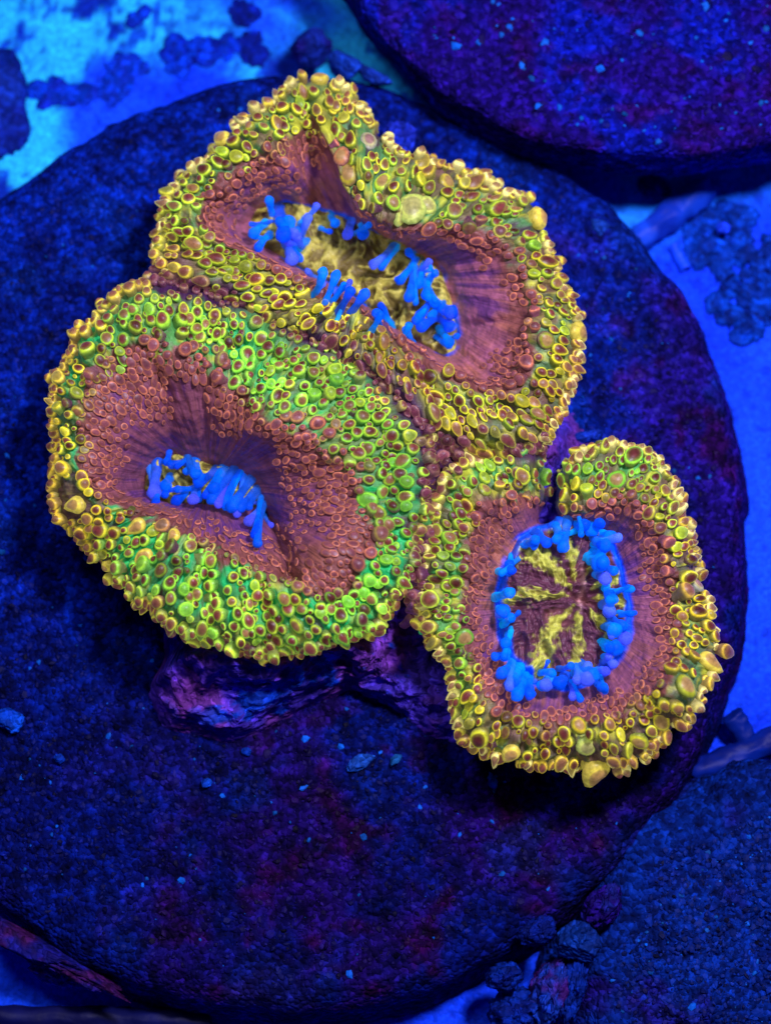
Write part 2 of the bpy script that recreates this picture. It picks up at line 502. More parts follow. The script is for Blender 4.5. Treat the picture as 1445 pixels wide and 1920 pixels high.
C = dict(
    c=(1055, 1130), zm=1.65, zc=2.45, zo=1.6, p=1.15,
    out=[(1052, 880), (1075, 862), (1110, 846), (1170, 838), (1215, 846), (1235, 880), (1262, 918), (1268, 965), (1286, 1005), (1296, 1060), (1310, 1112), (1322, 1165), (1336, 1212), (1340, 1248), (1318, 1285), (1296, 1322), (1240, 1382), (1225, 1398), (1175, 1424), (1110, 1440), (1040, 1430), (962, 1420), (906, 1404), (864, 1370), (858, 1335), (862, 1290), (848, 1228), (808, 1200), (800, 1150), (800, 1080), (808, 1005), (832, 945), (850, 892), (900, 858), (960, 846), (1010, 850), (1030, 890)],
    r3=[(1005, 935), (1050, 965), (1130, 950), (1180, 940), (1235, 1005), (1258, 1080), (1268, 1150), (1272, 1220), (1240, 1285), (1195, 1325), (1130, 1352), (1050, 1360), (960, 1345), (905, 1305), (880, 1240), (868, 1180), (872, 1100), (880, 1010), (905, 950), (950, 930)],
    r1=[(1008, 988), (1060, 976), (1112, 984), (1144, 1012), (1162, 1060), (1178, 1130), (1176, 1190), (1152, 1240), (1116, 1276), (1060, 1292), (1000, 1280), (956, 1240), (936, 1190), (932, 1110), (944, 1060), (968, 1012)],
    cuts=[([(1038, 820), (1036, 900), (1037, 972)], 27, 2.2), ([(985, 930), (1020, 970)], 14, 0.3), ([(925, 980), (925, 1250)], 10, 0.12)],
    lumps=[((1130, 880), 70, 0.3), ((1260, 1300), 60, 0.35), ((1110, 1390), 60, 0.2)],
    tongue=0.75, green=0.35, spacing=16, seed=303)

GAPS = [[(300, 528), (440, 562), (520, 608), (640, 668), (740, 735), (790, 805), (900, 845), (1010, 842)], [(795, 820), (808, 900), (798, 1000), (790, 1080), (770, 1170)], [(250, 1160), (380, 1215), (520, 1240), (660, 1222)]]


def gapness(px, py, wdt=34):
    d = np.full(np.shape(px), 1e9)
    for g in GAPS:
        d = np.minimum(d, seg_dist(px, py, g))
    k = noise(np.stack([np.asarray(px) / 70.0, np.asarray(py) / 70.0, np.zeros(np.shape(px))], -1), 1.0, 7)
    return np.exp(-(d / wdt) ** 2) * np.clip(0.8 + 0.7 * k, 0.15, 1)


NT = 720
TH = np.linspace(0, 2 * np.pi, NT, endpoint=False)
S_OR, S_SL, S_OU, S_UN = 60, 64, 56, 18


def star(px, py):
    """ribs radiating over the round polyp's oral disc"""
    cx, cy = 1084, 1122
    q = np.stack([px / 100.0, py / 100.0, np.zeros(np.shape(px))], -1)
    an = np.degrees(np.arctan2(py - cy, px - cx)) + 9 * fbm(q, 2.2, 71) + 5 * fbm(q, 7.0, 72); d = np.hypot(px - cx, py - cy)
    f = np.zeros(np.shape(px))
    for a0, wd in ((-140, 14), (-103, 9), (-70, 8), (-30, 9), (8, 14), (55, 9), (92, 10), (124, 10), (177, 9)):
        da = (an - a0 + 180) % 360 - 180
        f = np.maximum(f, np.exp(-(da / wd) ** 2))
    return f * sstep(6, 40, d), d


class Polyp:
    def __init__(self, D):
        self.D = D
        c = D['c']
        self.r1 = radial(D['r1'], c, TH, 6)
        self.r3 = np.maximum(radial(D['r3'], c, TH, 10), self.r1 + 12)
        self.r4 = np.maximum(radial(D['out'], c, TH, 5), self.r3 + 14)
        # septal lobes along the rim
        k = np.stack([np.cos(TH) * 5, np.sin(TH) * 5, TH * 0], -1)
        self.r4 = self.r4 * (1 + 0.022 * noise(k, 1.5, D['seed']))
        self.r3 = np.minimum(self.r3 * (1 + 0.03 * noise(k, 1.3, D['seed'] + 1)), self.r4 - 14)
        # s: 0..1 oral, 1..2 slope, 2..3 outer, 3..4 under
        self.s = np.concatenate([np.linspace(0.02, 1, S_OR), 1 + np.linspace(0, 1, S_SL + 1)[1:], 2 + np.linspace(0, 1, S_OU + 1)[1:], 3 + np.linspace(0, 1, S_UN + 1)[1:]])
        S, T = np.meshgrid(self.s, TH, indexing='ij')
        self.S, self.T = S, T
        self.PX, self.PY, self.Z0 = self.base(S, np.arange(NT)[None, :])
        self.V = self.place(self.PX, self.PY, self.Z0, S, T)
        self.N = self.normals(self.V)
        # fine relief along the normal
        W = self.V
        sl = (S > 1.02) & (S < 3)
        sep = noise(np.stack([np.cos(T) * 12, np.sin(T) * 12, S * 0.5], -1), 1.0, D['seed'] + 4)
        h = 0.05 * sep * sstep(1.0, 1.3, S) * sstep(2.6, 2.0, S) + 0.05 * fbm(W, 2.2, D['seed'] + 5) + 0.03 * fbm(W, 6, D['seed'] + 6) * sl
        h = h + 0.05 * ridged(W, 3.2, D['seed'] + 7) * sstep(1.8, 2.2, S) + 0.07 * ridged(np.stack([np.cos(T) * 15, np.sin(T) * 15, S * 1.6], -1), 1.0, D['seed'] + 24, 2) * sstep(1.8, 2.1, S)
        oral = sstep(1.02, 0.9, S)
        self.Q = W * np.array([1, 1, 0.3]) + 0.22 * np.stack([noise(W, 2.0, 301), noise(W, 2.0, 302), W[..., 2] * 0], -1)
        h = h + oral * (0.26 * ridged(self.Q, 2.2, D['seed'] + 9) + 0.13 * ridged(self.Q, 5.5, D['seed'] + 10, 2))
        if D['seed'] == 303:
            sf, sdist = star(self.PX, self.PY)
            h = h + oral * (0.13 * sf + 0.22 * (1 - np.clip(S, 0, 1) ** 2) - 0.25 * np.exp(-(sdist / 16) ** 2))
        self.V = W + self.N * h[..., None]
        self.N = self.normals(self.V)

    def base(self, S, J):
        D = self.D
        r1, r3, r4 = self.r1[J], self.r3[J], self.r4[J]
        zm, zc, zo, p = D['zm'], D['zc'], D['zo'], D['p']
        a = np.clip(S, 0, 1); u = np.clip(S - 1, 0, 1); v = np.clip(S - 2, 0, 1); q = np.clip(S - 3, 0, 1)
        R = a * r1 + u * (r3 - r1) + v * (r4 - r3) - q * 0.22 * r4
        Z = zm + 0.10 * (1 - a) * 0 + (zc - zm) * (1 - (1 - u) ** p) * np.where(S > 1, 1, 0)
        Z = np.where(S > 2, zo + (zc - zo) * np.sqrt(np.clip(1 - v ** 2.4, 0, 1)), Z)
        Z = np.where(S > 3, zo * (1 - q) ** 0.8 + 0.0 * q - 0.02, Z)
        px = D['c'][0] + R * np.cos(TH[J]); py = D['c'][1] + R * np.sin(TH[J])
        return px, py, Z

    def place(self, px, py, Z, S, T):
        D = self.D
        z = Z.copy()
        on = sstep(0.95, 1.2, S) * sstep(3.6, 3.0, S)
        for line, wd, dep in D['cuts']:
            z = z - dep * np.exp(-(seg_dist(px, py, line) / wd) ** 2) * on
        for (lx, ly), rr, up in D['lumps']:
            z = z + up * np.exp(-((px - lx) ** 2 + (py - ly) ** 2) / rr ** 2) * on
        # rim height varies round the polyp; lower where neighbours press together
        k = np.stack([np.cos(T) * 1.6, np.sin(T) * 1.6, T * 0 + 3], -1)
        z = z + 0.28 * noise(k, 1.0, D['seed'] + 2) * sstep(1.1, 2, S) * sstep(3.4, 2.9, S)
        k = np.stack([np.cos(T) * 6.5, np.sin(T) * 6.5, S * 0.8], -1)
        z = z + 0.22 * noise(k, 1.0, D['seed'] + 3) * sstep(1.4, 2.1, S) * sstep(3.4, 2.9, S)
        z = z + 0.40 * np.sqrt(gapness(px, py, 60)) * sstep(2.4, 2.8, S) * sstep(3.25, 3.0, S) - 0.25 * gapness(px, py, 16) * sstep(2.0, 2.6, S) * sstep(3.9, 3.2, S)
        return P(px, py, np.maximum(z, -0.05))

    def normals(self, V):
        dt = np.roll(V, -1, 1) - np.roll(V, 1, 1)
        ds = np.gradient(V, axis=0)
        n = np.cross(dt, ds)
        n /= np.linalg.norm(n, axis=-1, keepdims=True) + 1e-12
        return n

    def locate(self, px, py):
        """indices (i, j) of the surface point seen at (px, py)"""
        c = self.D['c']
        th = math.atan2(py - c[1], px - c[0]) % (2 * math.pi)
        j = int(round(th / (2 * math.pi) * NT)) % NT
        r = math.hypot(px - c[0], py - c[1])
        r1, r3, r4 = self.r1[j], self.r3[j], self.r4[j]
        if r < r1: s = r / r1
        elif r < r3: s = 1 + (r - r1) / (r3 - r1)
        elif r < r4: s = 2 + (r - r3) / (r4 - r3)
        else: return None
        i = int(np.searchsorted(self.s, s))
        return min(i, len(self.s) - 1), j, s


def tissue_col(pl):
    S, T, px, py, W = pl.S, pl.T, pl.PX, pl.PY, pl.V
    D = pl.D
    sd = D['seed']
    f = fbm(W, 1.3, sd + 20); g = fbm(W, 3.5, sd + 21); k = fbm(W, 0.7, sd + 22)
    st = noise(np.stack([np.cos(T) * 26, np.sin(T) * 26, S * 0.7], -1), 1.0, sd + 23)
    u = np.clip(S - 1, 0, 1); v = np.clip(S - 2, 0, 1)
    s2 = ridged(np.stack([np.cos(T) * 15, np.sin(T) * 15, S * 1.6], -1), 1.0, sd + 24, 2)
    dk = {101: 1.05, 202: 0.68, 303: 0.86}[sd]
    c = mixc(np.array((0.28, 0.088, 0.140)) * dk, np.array((0.35, 0.120, 0.075)) * dk, sstep(-0.3, 0.5, k + 0.4 * st))
    c = mixc(c, (0.10, 0.030, 0.16), 0.8 * sstep(0.0, 0.5, f * 0.8 + 0.5 * st))
    c = mixc(c, (0.17, 0.055, 0.045), sstep(0.55, 0.95, u + 0.15 * g))
    if sd == 202:
        ga = 1 - 0.85 * np.exp(-((px - 105) / 75) ** 2) - 0.8 * np.exp(-((px - 240) / 120) ** 2 - ((py - 965) / 60) ** 2)
    elif sd == 303:
        ga = np.clip(sstep(900, 860, px) + 0.8 * sstep(930, 890, py), 0, 1)
    else:
        ga = 0.15 + 0.35 * sstep(480, 400, py)
    gn = mixc(mixc((0.12, 0.075, 0.050), (0.08, 0.28, 0.06), np.clip(ga, 0, 1)), (0.012, 0.42, 0.10), D['green'] * sstep(-0.3, 0.3, k + 0.1))
    gn = mixc(gn, (0.50, 0.52, 0.03), sstep(0.15, 0.65, 0.5 * g + s2 * 0.8 - 0.3 * D['green']) * 0.8)
    gn = mixc(gn, (0.07, 0.03, 0.06), 0.85 * sstep(0.1, -0.4, s2 + 0.4 * g))
    gn = mixc(gn, (0.17, 0.085, 0.05), (0.85 - 0.45 * D['green']) * sstep(0.0, 0.45, f + 0.5 * st))
    c = mixc(c, gn, sstep(1.98, 2.18, S + 0.25 * g + 0.22 * f))
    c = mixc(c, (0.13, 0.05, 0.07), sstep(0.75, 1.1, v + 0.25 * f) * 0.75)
    if D['seed'] != 202:   # blue membrane the tentacles rise from
        c = mixc(c, (0.001, 0.09, 0.80), sstep(1.14 if sd == 303 else 1.10, 1.03, S) * sstep(-0.25, 0.05, f + (0.35 if sd == 303 else 0.0)))
        c = mixc(c, (0.006, 0.03, 0.30), np.exp(-((px - 1037) / 22) ** 2) * sstep(985, 950, py) * (1.0 if sd == 303 else 0.0))  # shade of the deep notch put into the tissue as dark blue
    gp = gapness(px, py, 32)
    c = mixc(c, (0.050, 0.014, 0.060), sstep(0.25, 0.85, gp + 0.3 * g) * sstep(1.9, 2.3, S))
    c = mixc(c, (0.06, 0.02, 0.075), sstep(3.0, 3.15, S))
    return c


def polar_vec(pl):
    S, T = pl.S, pl.T
    return np.stack([np.cos(T) * 55, np.sin(T) * 55, S * 2.2], -1)


def oral_col(pl, which):
    S, T, px, py, W = pl.S, pl.T, pl.PX, pl.PY, pl.V
    n1 = ridged(pl.Q, 2.2, pl.D['seed'] + 9)
    n2 = ridged(pl.Q, 5.5, pl.D['seed'] + 10, 2)
    if which == 'C':
        fans, d = star(px, py)
        m = sstep(0.30, 0.85, fans * 1.05 + 0.30 * n2 + 0.55 * fbm(W, 9, 44) - 0.10)
        c = mixc((0.17, 0.060, 0.065), (0.11, 0.035, 0.06), sstep(-0.3, 0.3, n1))
        y = mixc((0.22, 0.20, 0.03), (0.52, 0.55, 0.07), sstep(-0.2, 0.5, n2))
        c = mixc(c, y, m)
        slit = np.exp(-((px - 1087 - 4 * np.sin(py / 21)) / 4) ** 2) * sstep(1050, 1090, py) * sstep(1165, 1135, py)
        c = mixc(c, (0.60, 0.32, 0.30), slit * 0.8)
        c = mixc(c, (0.001, 0.10, 0.80), sstep(0.90, 0.97, S + 0.06 * n1))
    else:
        c = mixc((0.05, 0.028, 0.012), (0.16, 0.12, 0.025), sstep(-0.3, 0.3, n1))
        c = mixc(c, (0.55, 0.50, 0.08), sstep(0.25, 0.62, n2 * 0.8 + n1 * 0.3))
        c = mixc(c, (0.08, 0.04, 0.03), sstep(0.3, 0.6, fbm(W, 1.5, 9)))
    return c


# foot, swollen wall, bright rim, then the domed darker tip
PROF = [(0.66, -0.35), (0.68, 0.05), (0.82, 0.32), (0.97, 0.52), (1.0, 0.64), (0.96, 0.75), (0.87, 0.85), (0.76, 0.925), (0.65, 0.975), (0.42, 1.05), (0.18, 1.09)]
PK = np.array([0, 0, 0.0, 0.04, 0.10, 0.30, 0.80, 1.0, -0.22, -0.02, 0.0])   # share of ring colour up the wall, then (negative) over the tip
NS = 14


def vesicle_geo(b, ax, side, r, L, cb, cr, cc, rg, squash=1.0, rim=1.0, point=0.0):
    """one closed papilla"""
    ax = ax / np.linalg.norm(ax)
    e1 = side - ax * side.dot(ax)
    e1 /= np.linalg.norm(e1) + 1e-9
    e2 = np.cross(ax, e1)
    a = np.linspace(0, 2 * np.pi, NS, endpoint=False)
    wob = 1 + 0.07 * np.sin(2 * a + rg.uniform(0, 6)) + 0.04 * np.sin(3 * a + rg.uniform(0, 6))
    ca = np.cos(a)
    lean = rg.uniform(-0.12, 0.12)
    V = []; C = []
    for q, ((pr, ph), k) in enumerate(zip(PROF, PK)):
        if ph > 0.7:
            pr = pr * (1 + 0.7 * (rim - 1) * min(1, (ph - 0.7) / 0.2))
        rad = r * pr * wob
        lon = rad * ca * squash * (1 + point * np.clip(ca, 0, 1) ** 2)
        h = L * ph - r * point * 0.5 * np.clip(ca, 0, 1) * max(ph, 0) * pr + lean * r * ca * pr
        V.append(b + e1 * lon[:, None] + e2 * (rad * np.sin(a) * (1 - 0.25 * point * np.clip(ca, 0, 1)))[:, None] + ax * h[:, None])
        low = np.asarray(cc) if q > 7 else np.asarray(cb)
        C.append(np.tile(low * (1 - abs(k)) + np.asarray(cr) * abs(k), (NS, 1)))
    V.append((b + ax * (L * 1.10))[None]); C.append(np.asarray(cc)[None])
    return np.concatenate(V), np.concatenate(C) * rg.uniform(0.85, 1.12)


VQ = polar_faces(len(PROF), NS, flip=True)
VT = fan(len(PROF) * NS, (len(PROF) - 1) * NS, NS)


def poisson(pl, spacing_fn, ncand, rg, smin, smax):
    D = pl.D
    o = np.array(D['out'])
    x0, y0 = o.min(0); x1, y1 = o.max(0)
    pts = []
    cell = 12.0
    grid = {}
    cnt = 0
    xs = rg.uniform(x0, x1, ncand); ys = rg.uniform(y0, y1, ncand)
    nzs = noise(np.stack([xs / 60, ys / 60, xs * 0 + D['seed']], -1))
    gps = gapness(xs, ys, 26)
    for x, y, nv, gv in zip(xs, ys, nzs, gps):
        L = pl.locate(x, y)
        if L is None or L[2] < smin or L[2] > smax:
            continue
        sp = spacing_fn(x, y, L[2], nv, gv)
        if sp is None:
            continue
        cnt += 1
        if cnt > 0.55 * ncand * 0.5 and L[2] > 1.95:
            sp *= 0.62
        gi, gj = int(x // cell), int(y // cell)
        ok = True
        rr = int(sp // cell) + 3
        for a in range(gi - rr, gi + rr + 1):
            for b in range(gj - rr, gj + rr + 1):
                for (qx, qy, qs) in grid.get((a, b), ()):
                    if (qx - x) ** 2 + (qy - y) ** 2 < (0.5 * (sp + qs)) ** 2:
                        ok = False; break
                if not ok: break
            if not ok: break
        if ok:
            grid.setdefault((gi, gj), []).append((x, y, sp))
            pts.append((x, y, sp, L))
    return pts


def ves_colors(px, py, s, D, W, rg):
    gp = float(gapness(np.array(px), np.array(py), 30))
    nz = float(fbm(W[None], 0.8, D['seed'] + 40)[0])
    v = min(max(s - 2, 0), 1); u = min(max(s - 1, 0), 1)
    m = rg.uniform(0, 1)
    or_r = np.array((0.44, 0.145, 0.070)) * rg.uniform(0.5, 1.2)
    or_b = np.array((0.13, 0.038, 0.065))
    or_c = np.array((0.150, 0.044, 0.055)) * rg.uniform(0.75, 1.15)
    ye = np.array((1.0, 0.80, 0.03)) * rg.uniform(0.6, 1.05)
    yg = np.array((0.34, 1.0, 0.06)) * rg.uniform(0.6, 1.05)
    cap = np.array((0.135, 0.026, 0.024)) * rg.uniform(0.45, 1.15)
    if rg.uniform() < 0.38:
        cap = np.array((0.20, 0.095, 0.040)) * rg.uniform(0.55, 1.2)
    if D['seed'] == 202:     # greenest on the upper and right-hand rim, yellow round the left side
        hue = 0.85 - 0.8 * math.exp(-((px - 100) / 90) ** 2) - 0.7 * math.exp(-((px - 240) / 120) ** 2 - ((py - 960) / 60) ** 2)
    elif D['seed'] == 101:   # yellow lower rim, paler green along the top
        hue = 0.6 if py < 470 else 0.2
    else:
        hue = 0.75 if px < 880 or py < 910 else 0.3
    m = min(max(0.4 * (m - 0.5) + hue + 0.4 * float(fbm(W[None], 0.45, D['seed'] + 41)[0]), 0), 1)
    ring = (ye * (1 - m) + yg * m) * (0.85 + 0.4 * float(noise(W[None], 1.1, D['seed'] + 42)[0]))
    gb = np.array((0.25, 0.24, 0.045)) * (1 - m) + np.array((0.14, 0.32, 0.05)) * m
    gb = gb * (1 - D['green'] * 0.6) + np.array((0.06, 0.34, 0.07)) * D['green'] * 0.6
    bas = (gb * (0.45 + 0.35 * m) + ring * 0.06) * rg.uniform(0.5, 1.1)
    if rg.uniform() < 0.3:
        bas = bas * 0.5 + np.array((0.15, 0.08, 0.04)) * 0.5
    q = rg.uniform()
    if q < 0.14:        # plain swollen bubble without a dark tip
        cap = 0.38 * ring + 0.35 * bas
    elif q < 0.24:      # shrunken dusky one
        cap, bas, ring = cap * 0.6, np.array((0.08, 0.03, 0.055)), ring * 0.35
    t = float(sstep(1.98, 2.20, np.array(s + 0.30 * nz + 0.06 * rg.normal())))
    ring = or_r * (1 - t) + ring * t
    bas = or_b * (1 - t) + bas * t
    cap = or_c * (1 - t) + cap * t
    # tips on the lower flank are plain olive brown
    fl = float(sstep(0.70, 1.0, np.array(v + 0.25 * nz))) * 0.6
    ring = ring * (1 - fl) + np.array((0.80, 0.50, 0.06)) * fl
    bas = bas * (1 - fl) + np.array((0.24, 0.14, 0.05)) * fl
    cap = cap * (1 - fl) + np.array((0.22, 0.09, 0.05)) * fl
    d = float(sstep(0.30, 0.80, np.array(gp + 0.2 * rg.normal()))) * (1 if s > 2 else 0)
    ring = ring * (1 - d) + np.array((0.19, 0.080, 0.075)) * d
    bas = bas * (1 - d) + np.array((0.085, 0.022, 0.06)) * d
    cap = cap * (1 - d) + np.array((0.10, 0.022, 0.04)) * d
    return bas, ring, cap


colony = empty('coral_colony', P(560, 1050, 0.0))
tag(colony, 'fleshy coral with three puffy yellow-green and brown polyps and blue tentacles', 'coral')
bpy.context.view_layer.update()
CINV = -np.array(colony.location)


def part(name, V, F, mat, parent, col, extra=None, smooth=True):
    return mesh_obj(name, np.asarray(V).reshape(-1, 3) + CINV, F, mat, parent, col=col, extra=extra, smooth=smooth)


# crusted skeleton the polyps grow from
def make_base():
    poly = [(330, 1080), (300, 1190), (305, 1250), (262, 1300), (302, 1372), (372, 1392), (430, 1402), (490, 1378), (570, 1338), (660, 1300), (730, 1330), (780, 1370), (840, 1400), (905, 1412), (1010, 1380), (1180, 1330), (1240, 1150), (1190, 950), (1040, 700), (900, 480), (640, 300), (420, 380), (360, 560), (290, 700), (270, 850), (300, 980)]
    c = (620, 930)
    nt, nr = 560, 150
    th = np.linspace(0, 2 * np.pi, nt, endpoint=False)
    R = radial(poly, c, th, 3)
    s = np.linspace(0.02, 1, nr)
    S, T = np.meshgrid(s, th, indexing='ij')
    px = c[0] + S * R * np.cos(T); py = c[1] + S * R * np.sin(T)
    z = (0.55 + 0.8 * gapness(px, py, 60)) * (1 - np.clip((S - 0.72) / 0.28, 0, 1) ** 1.7) + 0.5 * sstep(1150, 1250, py) * sstep(800, 640, px) * sstep(1.0, 0.85, S) - 0.1
    q = np.stack([px / 100, py / 100, z], -1)
    z = z + (0.22 * fbm(q, 1.3, 5) + 0.30 * ridged(q, 1.7, 6) + 0.12 * ridged(q, 4.5, 16)) * sstep(1.0, 0.93, S) 
    V = P(px, py, z)
    V = V + 0.05 * fbm(V, 5, 7)[..., None]
    f = fbm(V, 1.2, 8); g = fbm(V, 3, 9)
    col = mixc((0.05, 0.025, 0.40), (0.13, 0.030, 0.30), sstep(-0.3, 0.3, f))
    col = mixc(col, (0.003, 0.05, 0.55), sstep(0.05, 0.35, g + 0.9 * np.exp(-(seg_dist(px, py, [(360, 1350), (430, 1340), (520, 1298), (610, 1250)]) / 26) ** 2) - 0.35))
    col = mixc(col, (0.17, 0.03, 0.26), 0.8 * np.exp(-(np.hypot(px - 345, py - 1305) / 45) ** 2))
    Vf = np.concatenate([V.reshape(-1, 3), V[0].mean(0)[None]])
    cf = np.concatenate([col.reshape(-1, 3), col.reshape(-1, 3)[:1]])
    so = part('skeleton_base', Vf, [polar_faces(nr, nt), fan(nr * nt, 0, nt)], M_SKEL, colony, cf)
    # shrunken dark papillae crowding the clefts between the polyps
    rg = np.random.default_rng(5)
    MV, MC, MQ, MT, off = [], [], [], [], 0
    for g in GAPS[:2]:
        for (x0, y0), (x1, y1) in zip(g[:-1], g[1:]):
            for _ in range(int(math.hypot(x1 - x0, y1 - y0) / 3.6)):
                t = rg.uniform(); x = x0 + t * (x1 - x0) + rg.normal(0, 15); y = y0 + t * (y1 - y0) + rg.normal(0, 15)
                w0 = P(x, y, rg.uniform(1.5, 2.2))
                r = rg.uniform(0.07, 0.12); m = rg.uniform()
                cb = np.array((0.05, 0.014, 0.06)) * (0.6 + m); cr = np.array((0.20, 0.08, 0.07)) * (0.4 + m); cc = np.array((0.10, 0.025, 0.04)) * (0.5 + m)
                if rg.uniform() < 0.14:
                    cb, cr = np.array((0.03, 0.26, 0.08)), np.array((0.22, 0.42, 0.06))
                V, Cc = vesicle_geo(w0, np.array([rg.normal(0, 0.4), rg.normal(0, 0.4), 1.0]), np.array([1.0, 0.2, 0]), r, r * rg.uniform(1.5, 3.0), cb, cr, cc, rg, rg.uniform(0.9, 1.3), rg.uniform(0.8, 1.05), 0)
                MV.append(V); MC.append(Cc); MQ.append(VQ + off); MT.append(VT + off); off += len(V)
    o = part('small_vesicles', np.concatenate(MV), [np.concatenate(MQ), np.concatenate(MT)], M_VES, so, np.concatenate(MC))
    o['kind'] = 'stuff'


make_base()

TENT = {
    'A': [(512, 400, 503, 380, 10), (492, 425, 474, 434, 12), (500, 440, 483, 455, 11), (528, 405, 540, 430, 17), (545, 455, 535, 415, 19), (560, 440, 580, 408, 13), (580, 405, 598, 392, 9), (560, 455, 552, 440, 15), (540, 462, 548, 488, 14), (565, 425, 556, 440, 12),
          (622, 405, 628, 418, 11), (606, 428, 612, 437, 9), (655, 420, 648, 437, 12), (676, 425, 685, 438, 11), (731, 468, 706, 495, 12),
          (775, 485, 762, 469, 11), (790, 505, 798, 492, 10), (805, 520, 817, 508, 10), (770, 500, 752, 525, 13), (778, 515, 768, 552, 12), (790, 510, 782, 535, 13), (800, 530, 795, 552, 11), (805, 550, 817, 570, 15), (820, 570, 838, 588, 14), (800, 575, 785, 592, 13), (815, 595, 800, 608, 14), (830, 600, 842, 612, 12), (835, 625, 846, 640, 13), (815, 630, 838, 648, 9), (775, 640, 762, 618, 9),
          (590, 520, 577, 508, 10), (597, 545, 612, 518, 11), (615, 555, 630, 522, 11), (630, 560, 645, 532, 10), (645, 570, 662, 543, 11), (662, 580, 682, 552, 11), (708, 610, 710, 588, 10), (735, 612, 722, 590, 11), (760, 640, 772, 612, 8)],
    'B': [(322, 858, 316, 871, 12), (340, 862, 332, 870, 11), (352, 868, 356, 893, 12), (366, 876, 374, 896, 11), (288, 888, 286, 924, 15), (318, 896, 309, 906, 12), (300, 925, 296, 938, 12), (310, 930, 316, 922, 10), (345, 925, 337, 937, 13), (368, 925, 361, 936, 12), (395, 885, 380, 903, 12), (415, 890, 392, 920, 14), (432, 890, 402, 932, 14), (448, 900, 416, 946, 14), (462, 908, 432, 950, 14), (470, 925, 448, 950, 13), (478, 938, 462, 952, 10), (488, 950, 474, 976, 13), (492, 965, 480, 1004, 12), (500, 968, 506, 986, 8)],
    'C': [(1110, 990, 1126, 984, 14), (1130, 1005, 1146, 1006, 14), (1122, 1020, 1135, 1030, 16), (1112, 1050, 1124, 1056, 18), (1138, 1066, 1152, 1066, 10), (1125, 1080, 1134, 1090, 18), (1145, 1108, 1181, 1103, 10), (1132, 1105, 1140, 1118, 15), (1135, 1135, 1146, 1142, 16), (1165, 1155, 1184, 1150, 10), (1150, 1165, 1168, 1168, 14), (1142, 1175, 1152, 1186, 15), (1160, 1190, 1168, 1202, 14), (1140, 1210, 1152, 1216, 15), (1135, 1240, 1148, 1246, 12), (1120, 1255, 1130, 1252, 11), (1100, 1255, 1112, 1264, 15), (1115, 1275, 1128, 1302, 10), (1085, 1265, 1092, 1272, 15), (1075, 1285, 1078, 1310, 10), (1050, 1268, 1055, 1278, 17), (1025, 1275, 1022, 1288, 16), (1000, 1275, 994, 1298, 13), (980, 1275, 970, 1300, 12), (965, 1260, 955, 1280, 14), (955, 1245, 945, 1258, 15), (950, 1225, 942, 1235, 14), (948, 1200, 946, 1212, 12), (950, 1165, 960, 1158, 12), (938, 1150, 948, 1140, 14), (935, 1120, 952, 1112, 12), (945, 1075, 962, 1072, 12), (960, 1058, 952, 1076, 10), (988, 1022, 1000, 1014, 10), (1012, 1005, 1020, 1015, 12), (1045, 995, 1050, 1012, 14), (1062, 990, 1058, 1022, 11), (1080, 985, 1092, 988, 13), (1100, 985, 1106, 995, 14), (1012, 1260, 1035, 1255, 10), (1060, 1255, 1075, 1252, 10)],
}
BIG = {
    'A': [(770, 395, 30, 3), (742, 404, 20, 3), (798, 388, 18, 3), (995, 415, 26, 1), (1085, 625, 22, 1), (655, 330, 20, 0), (640, 300, 18, 0), (600, 158, 18, 1), (420, 265, 18, 1), (718, 345, 18, 0), (835, 345, 18, 0), (1055, 490, 15, 1), (1020, 640, 17, 0), (735, 385, 15, 0), (690, 270, 18, 2)],
    'B': [(688, 938, 17, 0), (464, 668, 17, 0), (440, 720, 14, 0), (716, 922, 14, 0), (560, 752, 14, 0), (490, 638, 15, 0), (595, 795, 14, 0), (235, 640, 13, 0), (150, 945, 18, 1), (262, 985, 15, 1), (336, 1008, 13, 1), (275, 1040, 16, 1), (560, 1170, 14, 0), (205, 1060, 13, 1)],
    'C': [(1100, 1395, 19, 3), (1110, 1432, 26, 1), (1085, 1360, 15, 0), (1275, 1290, 20, 0), (1235, 1350, 18, 0), (1320, 1240, 18, 1), (1195, 1385, 17, 0), (905, 925, 14, 0), (870, 1195, 16, 0), (1155, 900, 18, 0), (1295, 1100, 16, 2), (960, 1400, 16, 1)],
}

